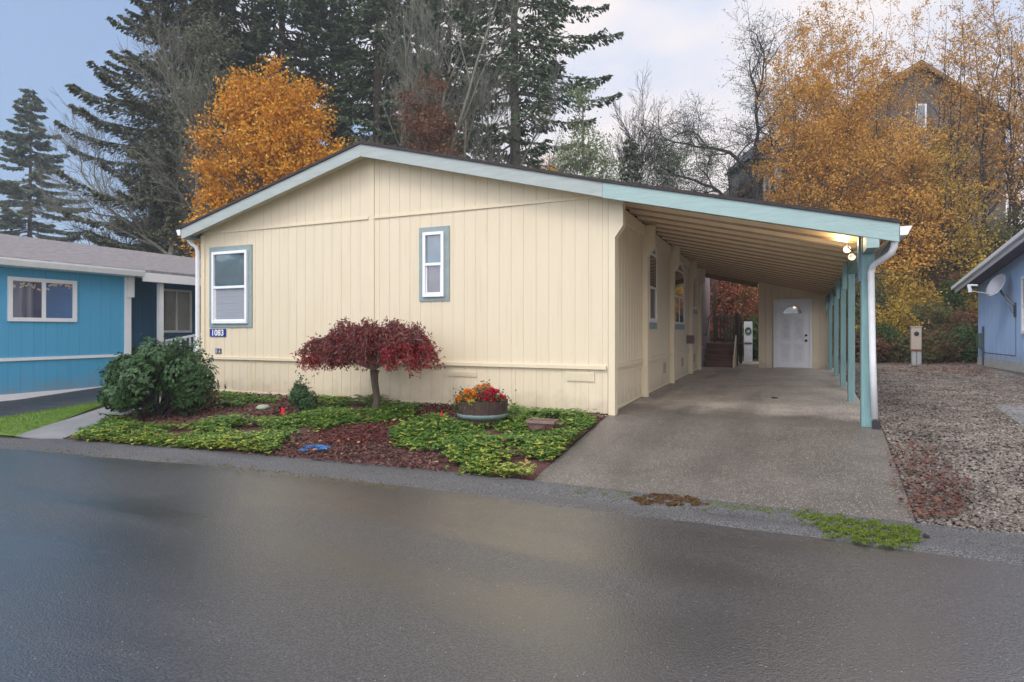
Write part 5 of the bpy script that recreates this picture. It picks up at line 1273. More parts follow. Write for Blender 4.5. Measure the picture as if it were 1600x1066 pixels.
# ---------------------------------------------------------------- garden plants
# rhododendron
def bush_leaves(c, rad, n, ls, m, name, label, seed, ratio=0.36, squash=1.0, lobes=14):
    r = np.random.default_rng(seed)
    z0 = float(G(c[0], c[1]))
    o = thing(name, label, 'shrub', (c[0], c[1], z0))
    # lumpy dome: lobes each with rosettes of leaves on their surface
    L = []
    for k in range(lobes):
        d = rand_unit(1, r)[0]; d[2] = abs(d[2]) * 0.9
        L.append((np.array([c[0] + d[0] * rad[0] * 0.72 * r.uniform(0.75, 1.12), c[1] + d[1] * rad[1] * 0.72, z0 + rad[2] * (0.25 + 0.60 * d[2] * squash * r.uniform(0.8, 1.1))]), r.uniform(0.18, 0.36)))
    segs = []
    ros, dr = [], []
    for p, s in L:
        for i in range(int(n / lobes / 9)):
            d = rand_unit(1, r)[0]; d[2] = d[2] * 0.8 + 0.25; d /= np.linalg.norm(d)
            q = p + d * s * np.array([rad[0], rad[1], rad[2]]) * (r.uniform(0.75, 1.12) if r.uniform() < 0.9 else r.uniform(1.1, 1.45))
            if q[2] < z0 + 0.04: continue
            ros.append(q); dr.append(d)
            if i % 4 == 0: segs.append([*(p * 0.5 + np.array([c[0], c[1], z0]) * 0.5), *q, 0.012, 0.004])
        segs.append([c[0], c[1], z0 - 0.05, *p, 0.025, 0.012])
    ros = np.array(ros); dr = np.array(dr)
    P = np.repeat(ros, 9, 0); D0 = np.repeat(dr, 9, 0); nn = len(P)
    t = rand_unit(nn, r); t -= D0 * (t * D0).sum(1)[:, None]; t /= np.linalg.norm(t, axis=1)[:, None] + 1e-6
    D = t + D0 * 0.35 + np.array([0, 0, -0.12]); D /= np.linalg.norm(D, axis=1)[:, None]
    l = ls * r.uniform(0.7, 1.25, nn); S = np.cross(D, D0); S /= np.linalg.norm(S, axis=1)[:, None] + 1e-6
    w = (l * ratio)[:, None]; l = l[:, None]
    b = P + D * 0.01; up = np.cross(S, D)
    V = np.stack([b, b + D * l * 0.9 + S * w, b + D * l * 2 - up * l * 0.35, b + D * l * 0.9 - S * w, b + D * l * 0.9 - up * w * 0.0 + up * w * 0.25], 1).reshape(-1, 3)
    k = np.arange(nn)[:, None] * 5
    Q = np.concatenate([k + np.array([[0, 1, 4]]), k + np.array([[1, 2, 4]]), k + np.array([[2, 3, 4]]), k + np.array([[3, 0, 4]])])
    np_mesh('foliage', V, Q, m, o)
    V, Q = tubes_np(segs, 5); np_mesh('stem', V, Q, BARKDARK, o)
    return o
L_RHODO = leafmat('rhododendron_leaves', [(0.022, 0.055, 0.018), (0.04, 0.095, 0.028), (0.065, 0.14, 0.04)], rough=0.35, trans=0.12, scale=3)
bush_leaves((-6.75, -1.95), (1.0, 0.8, 1.14), 22000, 0.038, L_RHODO, 'rhododendron', 'large glossy dark green rhododendron at the left house corner', 601, lobes=34)
bush_leaves((-4.62, -1.12), (0.29, 0.27, 0.42), 3600, 0.024, L_RHODO, 'small_evergreen_shrub', 'knee-high dark shrub with a tall shoot left of the red maple', 602, lobes=10)
mb = MB()
sh_ = [o for o in bpy.data.objects if o.name.startswith('small_evergreen_shrub')][0]
z0 = float(G(-4.62, -1.12)); mb.tube([(-4.62, -1.12, z0 + 0.3), (-4.60, -1.12, z0 + 0.52), (-4.61, -1.12, z0 + 0.62)], 0.006, 5); mb.build('shoot', BARKDARK, sh_)
r = np.random.default_rng(8); P = np.array([-4.60, -1.12, z0 + 0.5]) + r.normal(size=(60, 3)) * np.array([0.05, 0.04, 0.07])
V, Q = leaf_quads(P, 0.022, 0.010, r=r); np_mesh('shoot_leaves', V, Q, L_RHODO, sh_)

# weeping red maple
L_MAPLE = leafmat('dusky_purple_maple_leaves', [(0.13, 0.032, 0.032), (0.23, 0.06, 0.05), (0.34, 0.12, 0.09), (0.11, 0.035, 0.038)], trans=0.25, scale=4)
L_MAPLER = leafmat('bright_crimson_maple_leaves', [(0.30, 0.022, 0.03), (0.42, 0.03, 0.04), (0.24, 0.03, 0.045), (0.34, 0.06, 0.05)], trans=0.3, scale=4)
def weeping_maple():
    r = np.random.default_rng(700)
    mx, my = -3.39, -0.85; z0 = float(G(mx, my)) - 0.03
    o = thing('red_weeping_maple', 'low umbrella-shaped red laceleaf maple in front of the yellow wall', 'tree', (mx, my, z0))
    fork = np.array([mx - 0.02, my, z0 + 0.72])
    tr = MB(); tr.tube([(mx - 0.02, my, z0), (mx + 0.01, my, z0 + 0.08), (mx + 0.03, my, z0 + 0.3), (mx - 0.01, my, z0 + 0.55), tuple(fork)], [0.085, 0.062, 0.05, 0.054, 0.066], 12)
    tr.build('trunk', mat('maple_bark', (0.10, 0.072, 0.052), 0.9, 0.35, 12, bump=0.8, bscale=40, stretch=(2, 2, 0.5)), o, smooth=True)
    segs = []; LP = []; LR = []
    def envtop(dx):      # dome outline, lower at the ends, taller left of centre
        return 1.42 - 0.50 * abs(min(dx, 0) / 1.2) ** 1.6 - 0.36 * (max(dx, 0) / 1.0) ** 1.5
    for k in range(165):
        a = r.uniform(0, 6.28)
        R_ = r.uniform(0.15, 1.15) ** 0.6
        ex = math.cos(a) * R_ * (1.22 if math.cos(a) < 0 else 0.98); ey = math.sin(a) * R_ * 0.62
        topz = z0 + envtop(ex * 0.85) - abs(ey) * 0.25 + r.normal() * 0.075 + 0.06 * math.sin(ex * 9)
        tip_len = r.uniform(0.12, 0.40)
        apex = np.array([mx + ex * 0.82, my + ey * 0.82, topz])
        endz = max(z0 + 0.79 + 0.08 * r.uniform() - 0.06 * (abs(ex) > 0.8), topz - tip_len - 0.12)
        end = np.array([mx + ex * 1.04, my + ey * 1.05, endz])
        mid = fork + (apex - fork) * 0.5 + np.array([0, 0, 0.12])
        q = np.concatenate([bez(fork, mid, apex, 7), bez(apex, apex + (end - apex) * np.array([0.7, 0.7, 0.1]), end, 6)[1:]])
        q[1:] += r.normal(size=(len(q) - 1, 3)) * 0.015
        rr = np.linspace(0.018 if k < 26 else 0.009, 0.0025, len(q))
        for i in range(len(q) - 1): segs.append([*q[i], *q[i + 1], rr[i], rr[i + 1]])
        m = int(75 * (0.6 + R_)); t = r.uniform(0.35, 1, m) * (len(q) - 1.001); i0 = t.astype(int); fr = (t - i0)[:, None]
        P = q[i0] * (1 - fr) + q[i0 + 1] * fr + r.normal(size=(m, 3)) * np.array([0.042, 0.042, 0.034])
        P[:, 2] -= r.uniform(0, 0.03, m)
        red = ((P[:, 0] - mx) > 0.48) & (P[:, 2] < z0 + 1.12) | ((P[:, 0] - mx) < -0.72) & (P[:, 2] < z0 + 0.98)
        red = np.where(r.uniform(size=m) < 0.12, ~red, red)
        LP.append(P[~red]); LR.append(P[red])
    # arching side limbs that stick out
    for (dx, dz) in ((-0.78, 0.98), (0.95, 1.18), (0.75, 1.22), (-0.3, 1.36), (0.25, 1.44)):
        q = bez(fork, fork + np.array([dx * 0.5, -0.1, 0.55]), np.array([mx + dx, my - 0.15, z0 + dz]), 8)
        for i in range(7): segs.append([*q[i], *q[i + 1], 0.014 - 0.0012 * i, 0.0128 - 0.0012 * i])
    for s, e in (((0.0, -0.35, 0.93), (0.18, -0.5, 1.15)), ((-0.08, -0.4, 1.05), (0.08, -0.42, 0.80)), ((0.1, -0.4, 0.74), (0.3, -0.45, 0.80))):
        segs.append([mx + s[0], my + s[1], z0 + s[2], mx + e[0], my + e[1], z0 + e[2], 0.008, 0.006])
    V, Q = tubes_np(segs, 6); np_mesh('limbs', V, Q, mat('maple_twig', (0.20, 0.13, 0.11), 0.8), o)
    for nm, P, m_ in (('dusky_foliage', np.concatenate(LP), L_MAPLE), ('crimson_foliage', np.concatenate(LR), L_MAPLER)):
        n = len(P); D = rand_unit(n, r) * np.array([1, 1, 0.6]) + np.array([0, 0, -0.55])
        # lacy leaves: three thin blades each
        VV = []; P3 = np.repeat(P, 3, 0); D3 = np.repeat(D, 3, 0) + r.normal(size=(3 * n, 3)) * 0.45
        D3 /= np.linalg.norm(D3, axis=1)[:, None]
        l = 0.027 * r.uniform(0.6, 1.3, 3 * n); V, Q = leaf_quads(P3 + D3 * l[:, None], l, l * 0.27, dirs=D3, r=r)
        np_mesh(nm, V, Q, m_, o)
weeping_maple()

# ground cover: leaf rosettes over the green parts of the bed
GREENP = [[(85, 693), (170, 702), (300, 708), (420, 716), (436, 700), (455, 682), (560, 668), (640, 660), (655, 645), (600, 634), (560, 622), (500, 618), (480, 655), (440, 662), (360, 660), (300, 672), (240, 676), (205, 668), (165, 655), (130, 668)],
          [(690, 746), (760, 756), (832, 762), (868, 728), (905, 696), (940, 662), (905, 652), (850, 645), (796, 642), (790, 660), (750, 672), (715, 668), (690, 656), (640, 664), (608, 684), (625, 704), (690, 712), (704, 722)],
          [(345, 640), (430, 636), (425, 628), (350, 622)]]
def scatter_bed(n, seed):
    r = np.random.default_rng(seed)
    x = r.uniform(-8.4, 0.0, n); y = r.uniform(-3.5, -0.03, n)
    ok = (y > edge_y(x) - 0.03) & (x > bed_left(y))
    x, y = x[ok], y[ok]
    px, py = to_px(x, y, G(x, y))
    jx, jy = r.normal(size=len(px)) * 5, r.normal(size=len(px)) * 2
    g_ = np.zeros(len(px), bool)
    for p in GREENP: g_ |= in_poly(px + jx, py + jy, p)
    return x, y, px, py, g_, r
x, y, px, py, gm, r = scatter_bed(60000, 801)
x, y, px, py = x[gm], y[gm], px[gm], py[gm]
pt = np.sin(x * 2.3 + 2) * np.cos(y * 3.7 + x) + 0.6 * np.sin(x * 6.1 + y * 5.2) + 0.5 * np.cos(y * 9.0 - x * 4.0)
kp = pt + r.normal(size=len(x)) * 0.35 > -0.62
x, y, px, py = x[kp], y[kp], px[kp], py[kp]
bl = np.sin(x * 3.1 + 1) * np.cos(y * 4.3) * 0.5 + 0.5
edge = np.clip((py - np.interp(px, [85, 420, 700, 940], [672, 690, 715, 690])) / 30, 0, 1)
thick = 0.06 + 0.09 * bl
zc = G(x, y) + r.uniform(0.3, 1, len(x)) * thick + 0.015
m = len(x); k5 = 5
P = np.repeat(np.stack([x, y, zc], 1), k5, 0); a = np.tile(np.arange(k5) * 6.283 / k5, m) + np.repeat(r.uniform(0, 6.28, m), k5)
tilt = r.uniform(-0.25, 0.45, m * k5)
D = np.stack([np.cos(a), np.sin(a), tilt], 1); D /= np.linalg.norm(D, axis=1)[:, None]
l = 0.018 * np.repeat(r.uniform(0.55, 1.5, m), k5) * r.uniform(0.8, 1.2, m * k5)
nor = np.array([0, 0, 1.0]) + r.normal(size=(m * k5, 3)) * 0.25
V, Q = leaf_quads(P + D * l[:, None], l, l * 0.55, dirs=D, normals=nor, r=r)
yel = np.repeat(r.uniform(size=m) < (0.15 + 0.8 * edge * (0.3 + 0.7 * bl)), k5)
V4 = V.reshape(-1, 4, 3)
L_PG = leafmat('pachysandra_green_leaves', [(0.06, 0.14, 0.022), (0.12, 0.25, 0.035), (0.19, 0.33, 0.055), (0.08, 0.16, 0.035)], rough=0.4, trans=0.2, scale=5)
L_PY = leafmat('pachysandra_yellow_leaves', [(0.30, 0.40, 0.05), (0.45, 0.50, 0.08), (0.55, 0.50, 0.12), (0.22, 0.34, 0.05)], rough=0.4, trans=0.2, scale=5)
for nm, msk, m_, lab in (('ground_cover', ~yel, L_PG, 'dense green low ground cover in the front bed'), ('ground_cover', yel, L_PY, 'yellowing low ground cover along the bed edge')):
    Vs = V4[msk].reshape(-1, 3); tag(np_mesh(nm, Vs, np.arange(len(Vs)).reshape(-1, 4), m_), lab, 'ground cover', kind='stuff')

# bark chips and fallen maple leaves on the mulch
x, y, px, py, gm, r = scatter_bed(36000, 802)
P = np.stack([x, y, G(x, y) + 0.03 + r.uniform(0, 0.02, len(x))], 1)[~gm]
D = rand_unit(len(P), r) * np.array([1, 1, 0.35]); l = 0.017 * r.uniform(0.5, 1.6, len(P))
V, Q = leaf_quads(P, l, l * 0.45, dirs=D, normals=np.array([0, 0, 1.0]) + r.normal(size=(len(P), 3)) * 0.5, r=r, pointed=False)
tag(np_mesh('bark_mulch', V, Q, leafmat('bark_chips', [(0.04, 0.018, 0.016), (0.09, 0.04, 0.032), (0.15, 0.065, 0.05), (0.22, 0.12, 0.09)], rough=0.85, trans=0.0, scale=9)), 'dark reddish bark mulch between the ground cover patches', 'mulch', kind='stuff')
def fallen(name, label, n, polys, m, seed, ls=0.022, zoff=0.05):
    r = np.random.default_rng(seed); out = []
    pxs = np.array([p for q in polys for p in q])
    while len(out) < n:
        a = r.uniform(pxs[:, 0].min(), pxs[:, 0].max()); b = r.uniform(pxs[:, 1].min(), pxs[:, 1].max())
        aj, bj = a + r.normal() * 9, b + r.normal() * 5
        if any(in_poly(np.array([aj]), np.array([bj]), q)[0] for q in polys):
            gx, gy, gz = ground_at(a, b); out.append((gx, gy, gz + zoff + r.uniform(0, 0.015)))
    P = np.array(out); l = ls * r.uniform(0.5, 1.3, n); D = rand_unit(n, r) * np.array([1, 1, 0.3])
    V, Q = leaf_quads(P, l, l * 0.6, dirs=D, normals=np.array([0, 0, 1.0]) + r.normal(size=(n, 3)) * 0.45, r=r)
    return tag(np_mesh(name, V, Q, m), label, 'leaves', kind='stuff')
fallen('fallen_leaves', 'fallen crimson maple leaves on the mulch under the maple', 1500, [[(640, 636), (718, 634), (712, 656), (640, 668), (620, 700), (520, 700), (480, 676), (600, 664)]], leafmat('fallen_maple_leaves', [(0.12, 0.02, 0.02), (0.26, 0.03, 0.03), (0.18, 0.05, 0.04), (0.10, 0.03, 0.025)]), 811)
fallen('fallen_leaves', 'scattered pale orange fallen leaves in the front bed', 90, [[(150, 690), (830, 750), (900, 690), (700, 650), (350, 640)]], leafmat('pale_orange_fallen', [(0.5, 0.16, 0.06), (0.55, 0.25, 0.1), (0.6, 0.45, 0.3)]), 812, ls=0.032, zoff=0.09)
fallen('fallen_leaves', 'rust-red leaves and bark scattered at the front of the gravel', 900, [[(1385, 705), (1430, 690), (1490, 735), (1520, 770), (1500, 815), (1425, 818)]], leafmat('rusty_gravel_leaves', [(0.11, 0.035, 0.03), (0.18, 0.06, 0.045), (0.25, 0.14, 0.09)]), 813, ls=0.022, zoff=0.04)
fallen('fallen_leaves', 'brown fallen leaves at the far edge of the gravel', 900, [[(1370, 560), (1530, 566), (1560, 590), (1440, 584), (1372, 580)]], leafmat('brown_gravel_leaves', [(0.25, 0.09, 0.05), (0.35, 0.15, 0.08), (0.18, 0.08, 0.05)]), 814, ls=0.04, zoff=0.03)

# moss and dry needles along the driveway foot
MOSS = leafmat('bright_moss', [(0.07, 0.115, 0.012), (0.12, 0.18, 0.018), (0.18, 0.23, 0.03)], rough=0.8, trans=0.1, scale=12)
def moss(name, label, n, poly, m, seed, hgt=0.012, ls=0.0075, cat='moss'):
    r = np.random.default_rng(seed); P = []
    a = np.array(poly); px = r.uniform(a[:, 0].min(), a[:, 0].max(), n * 4); py = r.uniform(a[:, 1].min(), a[:, 1].max(), n * 4)
    px2 = px + 6 * np.sin(py * 0.5 + px * 0.09) + r.normal(size=len(px)) * 5; py2 = py + 2.5 * np.sin(px * 0.13) + 1.5 * np.sin(px * 0.37) + r.normal(size=len(px)) * 1.6
    k = in_poly(px2, py2, poly); px, py = px[k], py[k]
    keep = (np.sin(px * 0.11) * np.cos(py * 0.45 + px * 0.05) + np.sin(px * 0.31 + 1) * np.cos(py * 0.8) * 0.6 + r.normal(size=len(px)) * 0.35) > -0.15
    px, py = px[keep][:n], py[keep][:n]
    Z = 1.48 * 930 / (py - 517); X = (px - 800) / 930 * Z; x = CAM[0] + X * CS - Z * SN; y = CAM[1] + X * SN + Z * CS
    P = np.stack([x, y, 0.022 + r.uniform(0, hgt, len(x))], 1)
    D = rand_unit(len(P), r) * np.array([1, 1, 0.5]) + np.array([0, 0, 0.5]); l = ls * r.uniform(0.6, 1.5, len(P))
    V, Q = leaf_quads(P, l, l * 0.4, dirs=D, r=r)
    return tag(np_mesh(name, V, Q, m), label, cat, kind='stuff')
moss('moss_patch', 'bright green moss in the gutter at the driveway foot', 11000, [(1240, 797), (1300, 806), (1360, 815), (1425, 824), (1440, 832), (1425, 856), (1360, 850), (1300, 838), (1270, 820), (1245, 808)], MOSS, 821)
moss('moss_line', 'thin green moss line along the driveway foot', 3500, [(860, 760), (1000, 774), (1240, 797), (1240, 804), (1120, 796), (1000, 782), (870, 766)], MOSS, 822)
moss('dry_needles', 'brown dry pine needles lying at the driveway foot', 3000, [(985, 779), (1040, 773), (1095, 784), (1108, 791), (1050, 790), (1000, 784)], leafmat('dry_needles', [(0.13, 0.065, 0.03), (0.22, 0.12, 0.05), (0.09, 0.06, 0.035)]), 823, hgt=0.012, ls=0.013, cat='needles')
moss('gutter_moss', 'yellow-brown moss in the crack beside the gutter strip', 5000, [(60, 700), (200, 712), (400, 733), (560, 750), (640, 762), (620, 766), (480, 750), (300, 728), (120, 712), (50, 704)], leafmat('ochre_moss', [(0.16, 0.14, 0.03), (0.26, 0.19, 0.04), (0.10, 0.08, 0.03)]), 824, hgt=0.010)
# blades of lawn grass
r = np.random.default_rng(830); q = [(-12.5, -4.0), g(30, 682)[:2], g(190, 622)[:2], (-11.0, 2.0)]
n = 26000; u, v = r.uniform(0, 1, n), r.uniform(0, 1, n)
qa = [np.array(p_) for p_ in q]; P = ((1 - u) * (1 - v))[:, None] * qa[0] + (u * (1 - v))[:, None] * qa[1] + (u * v)[:, None] * qa[2] + ((1 - u) * v)[:, None] * qa[3]
dq = [g(0, 654)[:2], g(196, 622)[:2]]
sd = (P[:, 0] - dq[0][0]) * (dq[1][1] - dq[0][1]) - (P[:, 1] - dq[0][1]) * (dq[1][0] - dq[0][0])
P = P[sd > 0]; n = len(P)
P = np.column_stack([P, G(P[:, 0], P[:, 1]) + 0.02]); D = r.normal(size=(n, 3)) * 0.45 + np.array([0, 0, 1.0])
l = 0.02 * r.uniform(0.6, 1.4, n); V, Q = leaf_quads(P, l, l * 0.18, dirs=D, r=r)
tag(np_mesh('lawn_grass', V, Q, leafmat('grass_blades', [(0.10, 0.20, 0.03), (0.17, 0.30, 0.05), (0.24, 0.36, 0.07)], trans=0.2, scale=3)), 'short green grass on the strip beside the walkway', 'grass', kind='stuff')

# gravel stones
ico_v = []; t_ = (1 + 5 ** 0.5) / 2
ico_v = np.array([(-1, t_, 0), (1, t_, 0), (-1, -t_, 0), (1, -t_, 0), (0, -1, t_), (0, 1, t_), (0, -1, -t_), (0, 1, -t_), (t_, 0, -1), (t_, 0, 1), (-t_, 0, -1), (-t_, 0, 1)]) / math.sqrt(1 + t_ * t_)
ico_f = np.array([(0, 11, 5), (0, 5, 1), (0, 1, 7), (0, 7, 10), (0, 10, 11), (1, 5, 9), (5, 11, 4), (11, 10, 2), (10, 7, 6), (7, 1, 8), (3, 9, 4), (3, 4, 2), (3, 2, 6), (3, 6, 8), (3, 8, 9), (4, 9, 5), (2, 4, 11), (6, 2, 10), (8, 6, 7), (9, 8, 1)])
r = np.random.default_rng(840)
n = 60000
Z = 3.6 + (20 - 3.6) * r.uniform(0, 1, n) ** 1.7; px = r.uniform(1300, 1660, n)
X = (px - 800) / 930 * Z; x = CAM[0] + X * CS - Z * SN; y = CAM[1] + X * SN + Z * CS
rt = np.interp(y, [-2.87, 0.34, 2.99, 5.91, 9.0, 12.5], [3.16, 3.36, 3.45, 3.59, 3.71, 3.80])
wallx = 8.5 - 0.1 * (17.2 - y)
ok = (x > rt + 0.02) & (y > -2.86) & (x < wallx); x, y, Z = x[ok], y[ok], Z[ok]; n = len(x)
s = (0.0080 + 0.0012 * Z) * r.uniform(0.6, 1.5, n)
sc = np.stack([s, s * r.uniform(0.6, 1, n), s * r.uniform(0.4, 0.7, n)], 1)
th = r.uniform(0, 6.28, n); c_, s_ = np.cos(th), np.sin(th)
Vb = ico_v[None] * sc[:, None] * r.uniform(0.82, 1.15, (n, 12, 1))
Vr = np.stack([Vb[..., 0] * c_[:, None] - Vb[..., 1] * s_[:, None], Vb[..., 0] * s_[:, None] + Vb[..., 1] * c_[:, None], Vb[..., 2]], -1)
Vr += np.stack([x, y, G(x, y) + s * 0.3 + r.uniform(0, 0.01, n)], 1)[:, None]
Q = (ico_f[None] + (np.arange(n) * 12)[:, None, None]).reshape(-1, 3)
GST = leafmat('river_pebbles', [(0.045, 0.036, 0.030), (0.115, 0.092, 0.075), (0.215, 0.18, 0.145), (0.085, 0.062, 0.052), (0.35, 0.31, 0.265)], rough=0.6, trans=0.0, scale=2)
tag(np_mesh('gravel', Vr.reshape(-1, 3), Q, GST, smooth=True), 'grey-brown river pebbles covering the lot right of the driveway', 'gravel', kind='stuff')

# ---------------------------------------------------------------- small things in the bed
bx_, by_ = -1.50, -0.98; bz_ = float(G(bx_, by_)) - 0.005
br = thing('barrel_planter', 'half whiskey barrel planter with orange and magenta flowers', 'planter', (bx_, by_, bz_))
STAVE = mat('dark_barrel_stave', (0.035, 0.022, 0.018), 0.75, 0.35, 9, bump=0.5, bscale=40, stretch=(2, 2, 0.5), col2=(0.075, 0.042, 0.03))
mb = MB()
for k in range(22):
    a0 = k * 2 * math.pi / 22 + 0.004; a1 = (k + 1) * 2 * math.pi / 22 - 0.004; top = 0.36 + 0.01 * math.sin(k * 5.3) + (0.02 if k in (0, 1, 21) else 0)
    pr = []
    for (rr_, z) in ((0.30, 0), (0.345, 0.16), (0.355, top), (0.33, top), (0.32, 0.16), (0.275, 0)): pr.append((rr_, z))
    v = [(bx_ + p * math.cos(a), by_ + p * math.sin(a), bz_ + z) for a in (a0, a1) for p, z in pr]
    mb.add(v, [tuple(range(6)), tuple(range(11, 5, -1))] + [(i, (i + 1) % 6, (i + 1) % 6 + 6, i + 6) for i in range(6)])
mb.build('staves', STAVE, br)
mb = MB(); mb.lathe([(0.335, 0.135), (0.344, 0.133), (0.352, 0.185), (0.344, 0.19)], (bx_, by_, bz_), 40); mb.build('hoop', mat('verdigris_hoop', (0.10, 0.16, 0.15), 0.6, 0.3, 8, col2=(0.16, 0.24, 0.22)), br, smooth=True)
mb = MB(); mb.lathe([(0.0, 0.31), (0.325, 0.30)], (bx_, by_, bz_), 24); mb.build('soil', MULCH, br)
FO = leafmat('orange_mum_petals', [(0.80, 0.25, 0.01), (0.85, 0.36, 0.03), (0.75, 0.20, 0.02)], scale=20, trans=0.2)
FM = leafmat('magenta_mum_petals', [(0.60, 0.01, 0.06), (0.72, 0.03, 0.12), (0.45, 0.005, 0.03)], scale=20, trans=0.2)
FY = leafmat('yellow_wilted_leaves', [(0.70, 0.55, 0.10), (0.55, 0.5, 0.08)], scale=20, trans=0.3)
FP = leafmat('peach_mum_petals', [(0.8, 0.42, 0.15), (0.75, 0.33, 0.12)], scale=20, trans=0.2)
def heads(name, label, cx, cy, cz, rx, ry, rz, n, m, seed, hs=0.031):
    r = np.random.default_rng(seed); o = thing(name, label, 'flowers', (cx, cy, cz))
    hp = []
    for k in range(n):
        d = rand_unit(1, r)[0]; d[2] = abs(d[2]); hp.append(((cx + d[0] * rx * r.uniform(0.3, 1), cy + d[1] * ry * r.uniform(0.3, 1), cz + d[2] * rz), d))
    Pp, Dd = [], []
    for p, d in hp:
        nn = 26; u_ = rand_unit(nn, r) + np.array(d) * 0.7 + np.array([0, -0.25, 0]); u_ /= np.linalg.norm(u_, axis=1)[:, None]
        Pp.append(np.array(p) + u_ * hs * 0.6); Dd.append(u_)
    P, D = np.concatenate(Pp), np.concatenate(Dd)
    V, Q = leaf_quads(P, hs * 0.62, hs * 0.26, dirs=D, r=r); np_mesh('blossoms', V, Q, m, o)
    nl = n * 14; P = np.array([cx, cy, cz - 0.02]) + r.normal(size=(nl, 3)) * np.array([rx, ry, rz]) * 0.5
    V, Q = leaf_quads(P, 0.02, 0.010, r=r); np_mesh('leaves', V, Q, L_GREEN, o)
zt = bz_ + 0.36
heads('mum_flowers', 'orange chrysanthemums spilling over the left rim of the barrel', bx_ - 0.17, by_ - 0.12, zt - 0.03, 0.19, 0.17, 0.16, 70, FO, 901)
heads('mum_flowers', 'magenta chrysanthemums filling the right side of the barrel', bx_ + 0.12, by_ + 0.02, zt - 0.02, 0.22, 0.18, 0.16, 85, FM, 902)
heads('mum_flowers', 'peach and rusty blooms at the back of the barrel', bx_ - 0.04, by_ + 0.12, zt + 0.06, 0.17, 0.10, 0.14, 34, FP, 903)
heads('mum_flowers', 'few yellow wilted blooms hanging over the barrel front', bx_ + 0.0, by_ - 0.31, zt - 0.03, 0.07, 0.04, 0.05, 7, FY, 904)

cx, cy = -0.53, -1.22; cz = float(G(cx, cy)) + 0.06
tp = thing('window_box_planter', 'small empty brown rectangular planter box in the ground cover', 'planter', (cx, cy, cz))
BRN = mat('brown_plastic_planter', (0.15, 0.085, 0.075), 0.6, 0.25, 9, bump=0.3, bscale=40)
mb = MB()
def tub(mb, hw0, hd0, hw1, hd1, h, t):
    o_ = [(-hw0, -hd0, 0), (hw0, -hd0, 0), (hw0, hd0, 0), (-hw0, hd0, 0), (-hw1, -hd1, h), (hw1, -hd1, h), (hw1, hd1, h), (-hw1, hd1, h)]
    i_ = [(-hw1 + t, -hd1 + t, h), (hw1 - t, -hd1 + t, h), (hw1 - t, hd1 - t, h), (-hw1 + t, hd1 - t, h), (-hw0 + t, -hd0 + t, 0.02), (hw0 - t, -hd0 + t, 0.02), (hw0 - t, hd0 - t, 0.02), (-hw0 + t, hd0 - t, 0.02)]
    v = [(cx + a * math.cos(0.1) - b * math.sin(0.1), cy + a * math.sin(0.1) + b * math.cos(0.1), cz + c) for a, b, c in o_ + i_]
    mb.add(v, [(3, 2, 1, 0), (0, 1, 5, 4), (1, 2, 6, 5), (2, 3, 7, 6), (3, 0, 4, 7), (4, 5, 9, 8), (5, 6, 10, 9), (6, 7, 11, 10), (7, 4, 8, 11), (8, 9, 13, 12), (9, 10, 14, 13), (10, 11, 15, 14), (11, 8, 12, 15), (12, 13, 14, 15)])
tub(mb, 0.14, 0.08, 0.17, 0.10, 0.13, 0.012); mb.build('box', BRN, tp)
mb = MB()
for (a0, a1, b0_, b1_) in ((-0.185, 0.185, -0.118, -0.102), (-0.185, 0.185, 0.102, 0.118), (-0.185, -0.17, -0.102, 0.102), (0.17, 0.185, -0.102, 0.102)):
    v = []
    for z in (0.105, 0.137):
        for a, b in ((a0, b0_), (a1, b0_), (a1, b1_), (a0, b1_)): v.append((cx + a * math.cos(0.1) - b * math.sin(0.1), cy + a * math.sin(0.1) + b * math.cos(0.1), cz + z))
    mb.add(v, [(3, 2, 1, 0), (4, 5, 6, 7), (0, 1, 5, 4), (1, 2, 6, 5), (2, 3, 7, 6), (3, 0, 4, 7)])
mb.build('rim', mat('brown_plastic_rim', (0.22, 0.14, 0.12), 0.55, 0.2, 9), tp)
mb = MB(); mb.box(cx - 0.15, cx + 0.15, cy - 0.085, cy + 0.085, cz + 0.03, cz + 0.09); mb.build('soil', MULCH, tp)

REDP = mat('red_marker_plastic', (0.70, 0.012, 0.02), 0.45)
fx, fy, fz = ground_at(442, 655)
f1 = thing('marker_flag', 'small red marker flag beside the knee-high evergreen', 'marker', (fx, fy, fz))
mb = MB(); mb.tube([(fx, fy, fz), (fx, fy, fz + 0.17)], 0.003, 5); mb.build('wire', STEEL, f1)
mb = MB(); mb.prism([(fx - 0.035, fz + 0.07), (fx + 0.03, fz + 0.06), (fx + 0.035, fz + 0.16), (fx - 0.03, fz + 0.17)], 'y', fy - 0.004, fy + 0.004); mb.build('flag', REDP, f1)
fx, fy, fz = ground_at(690, 661)
f2 = thing('marker_stake', 'thin red stake standing just left of the barrel planter', 'marker', (fx, fy, fz))
mb = MB(); mb.prism([(fx - 0.02, fz), (fx + 0.02, fz), (fx + 0.022, fz + 0.10), (fx, fz + 0.17), (fx - 0.018, fz + 0.1)], 'y', fy - 0.006, fy + 0.006); mb.build('stake', REDP, f2)
fx, fy, fz = ground_at(411, 642)
st = MB(); st.lathe([(0, -0.02), (0.10, 0.0), (0.11, 0.03), (0.07, 0.065), (0, 0.075)], (fx, fy, fz + 0.03), 12)
tag(st.build('rock', mat('pale_mossy_stone', (0.32, 0.38, 0.27), 0.9, 0.2, 20), smooth=True), 'small pale mossy stone in the bed left of the dark shrub', 'rock')
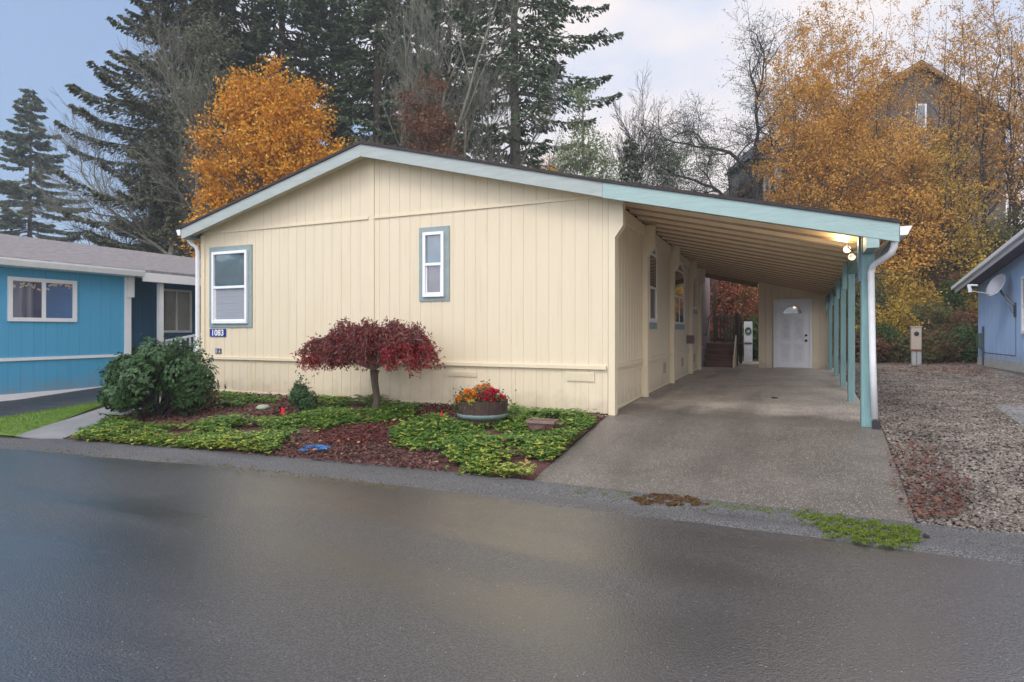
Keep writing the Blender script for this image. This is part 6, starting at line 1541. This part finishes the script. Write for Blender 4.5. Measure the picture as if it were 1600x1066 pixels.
# utility paint mark
r = np.random.default_rng(950); c = ground_at(487, 706)
P = []
for k in range(10):
    a = r.uniform(0, 6.28); b = r.uniform(0, 1) ** 0.5
    s0 = np.array([c[0] + math.cos(a) * b * 0.19, c[1] + math.sin(a) * b * 0.13])
    for j in range(110): P.append([s0[0] + (j / 110 - 0.5) * 0.10 + r.normal() * 0.012, s0[1] + r.normal() * 0.010, 0])
P = np.array(P); P[:, 2] = G(P[:, 0], P[:, 1]) + 0.052 + r.uniform(0, 0.012, len(P))
D = rand_unit(len(P), r) * np.array([1, 1, 0.3]); l = 0.014 * r.uniform(0.5, 1.4, len(P))
V, Q = leaf_quads(P, l, l * 0.5, dirs=D, normals=np.array([0, 0, 1.0]) + r.normal(size=(len(P), 3)) * 0.3, r=r)
tag(np_mesh('paint_mark', V, Q, leafmat('blue_marking_paint', [(0.06, 0.20, 0.48), (0.10, 0.28, 0.58)], trans=0)), 'blue sprayed utility marking on the bark mulch', 'paint mark', kind='stuff')
# small leaf litter bits on the driveway and gutter
for (px_, py_, lab) in ((1210, 624, 'single dark leaf on the driveway under the carport'), (1447, 843, 'small dark pebble in the gutter strip')):
    fx, fy, fz = ground_at(px_, py_)
    mb = MB(); mb.lathe([(0, -0.01), (0.03, 0.0), (0.028, 0.012), (0, 0.02)], (fx, fy, fz + 0.02), 7)
    mb.v = [(fx + (v[0] - fx) * (2 if px_ == 1210 else 0.7), v[1], v[2]) for v in mb.v]
    tag(mb.build('leaf' if px_ == 1210 else 'pebble', BARKDARK), lab, 'leaf' if px_ == 1210 else 'pebble')

# tell look-alike shrubs apart
from collections import defaultdict
_by = defaultdict(list)
for o in bpy.data.objects:
    if o.parent is None and o.get('label'): _by[o['label']].append(o)
_ord = ['leftmost', 'second from left', 'third from left', 'fourth from left', 'fifth from left', 'sixth from left']
for lab, L in _by.items():
    if len(L) > 1:
        L.sort(key=lambda o: float(to_px(o.location.x, o.location.y, o.location.z)[0]))
        for k, o in enumerate(L):
            w_ = ('left one' if k == 0 else 'right one') if len(L) == 2 else _ord[k]
            o['label'] = lab.replace(' near the gravel', ' near gravel').replace(' halfway up the bank', ' halfway up') + ', ' + w_ + ' of these'

# ---------------------------------------------------------------- thin damp air
hz = MB(); hz.box(-150, 150, -65, 150, -1.0, 75)
HM = bpy.data.materials.new('haze_air'); HM.use_nodes = True
HM.node_tree.nodes.remove(HM.node_tree.nodes['Principled BSDF'])
pv = HM.node_tree.nodes.new('ShaderNodeVolumePrincipled'); pv.inputs['Color'].default_value = (0.86, 0.92, 1.0, 1); pv.inputs['Density'].default_value = 0.0014
HM.node_tree.links.new(pv.outputs[0], HM.node_tree.nodes['Material Output'].inputs['Volume'])
ho = hz.build('haze', HM); tag(ho, 'thin damp haze greying the far trees', 'haze', kind='stuff')
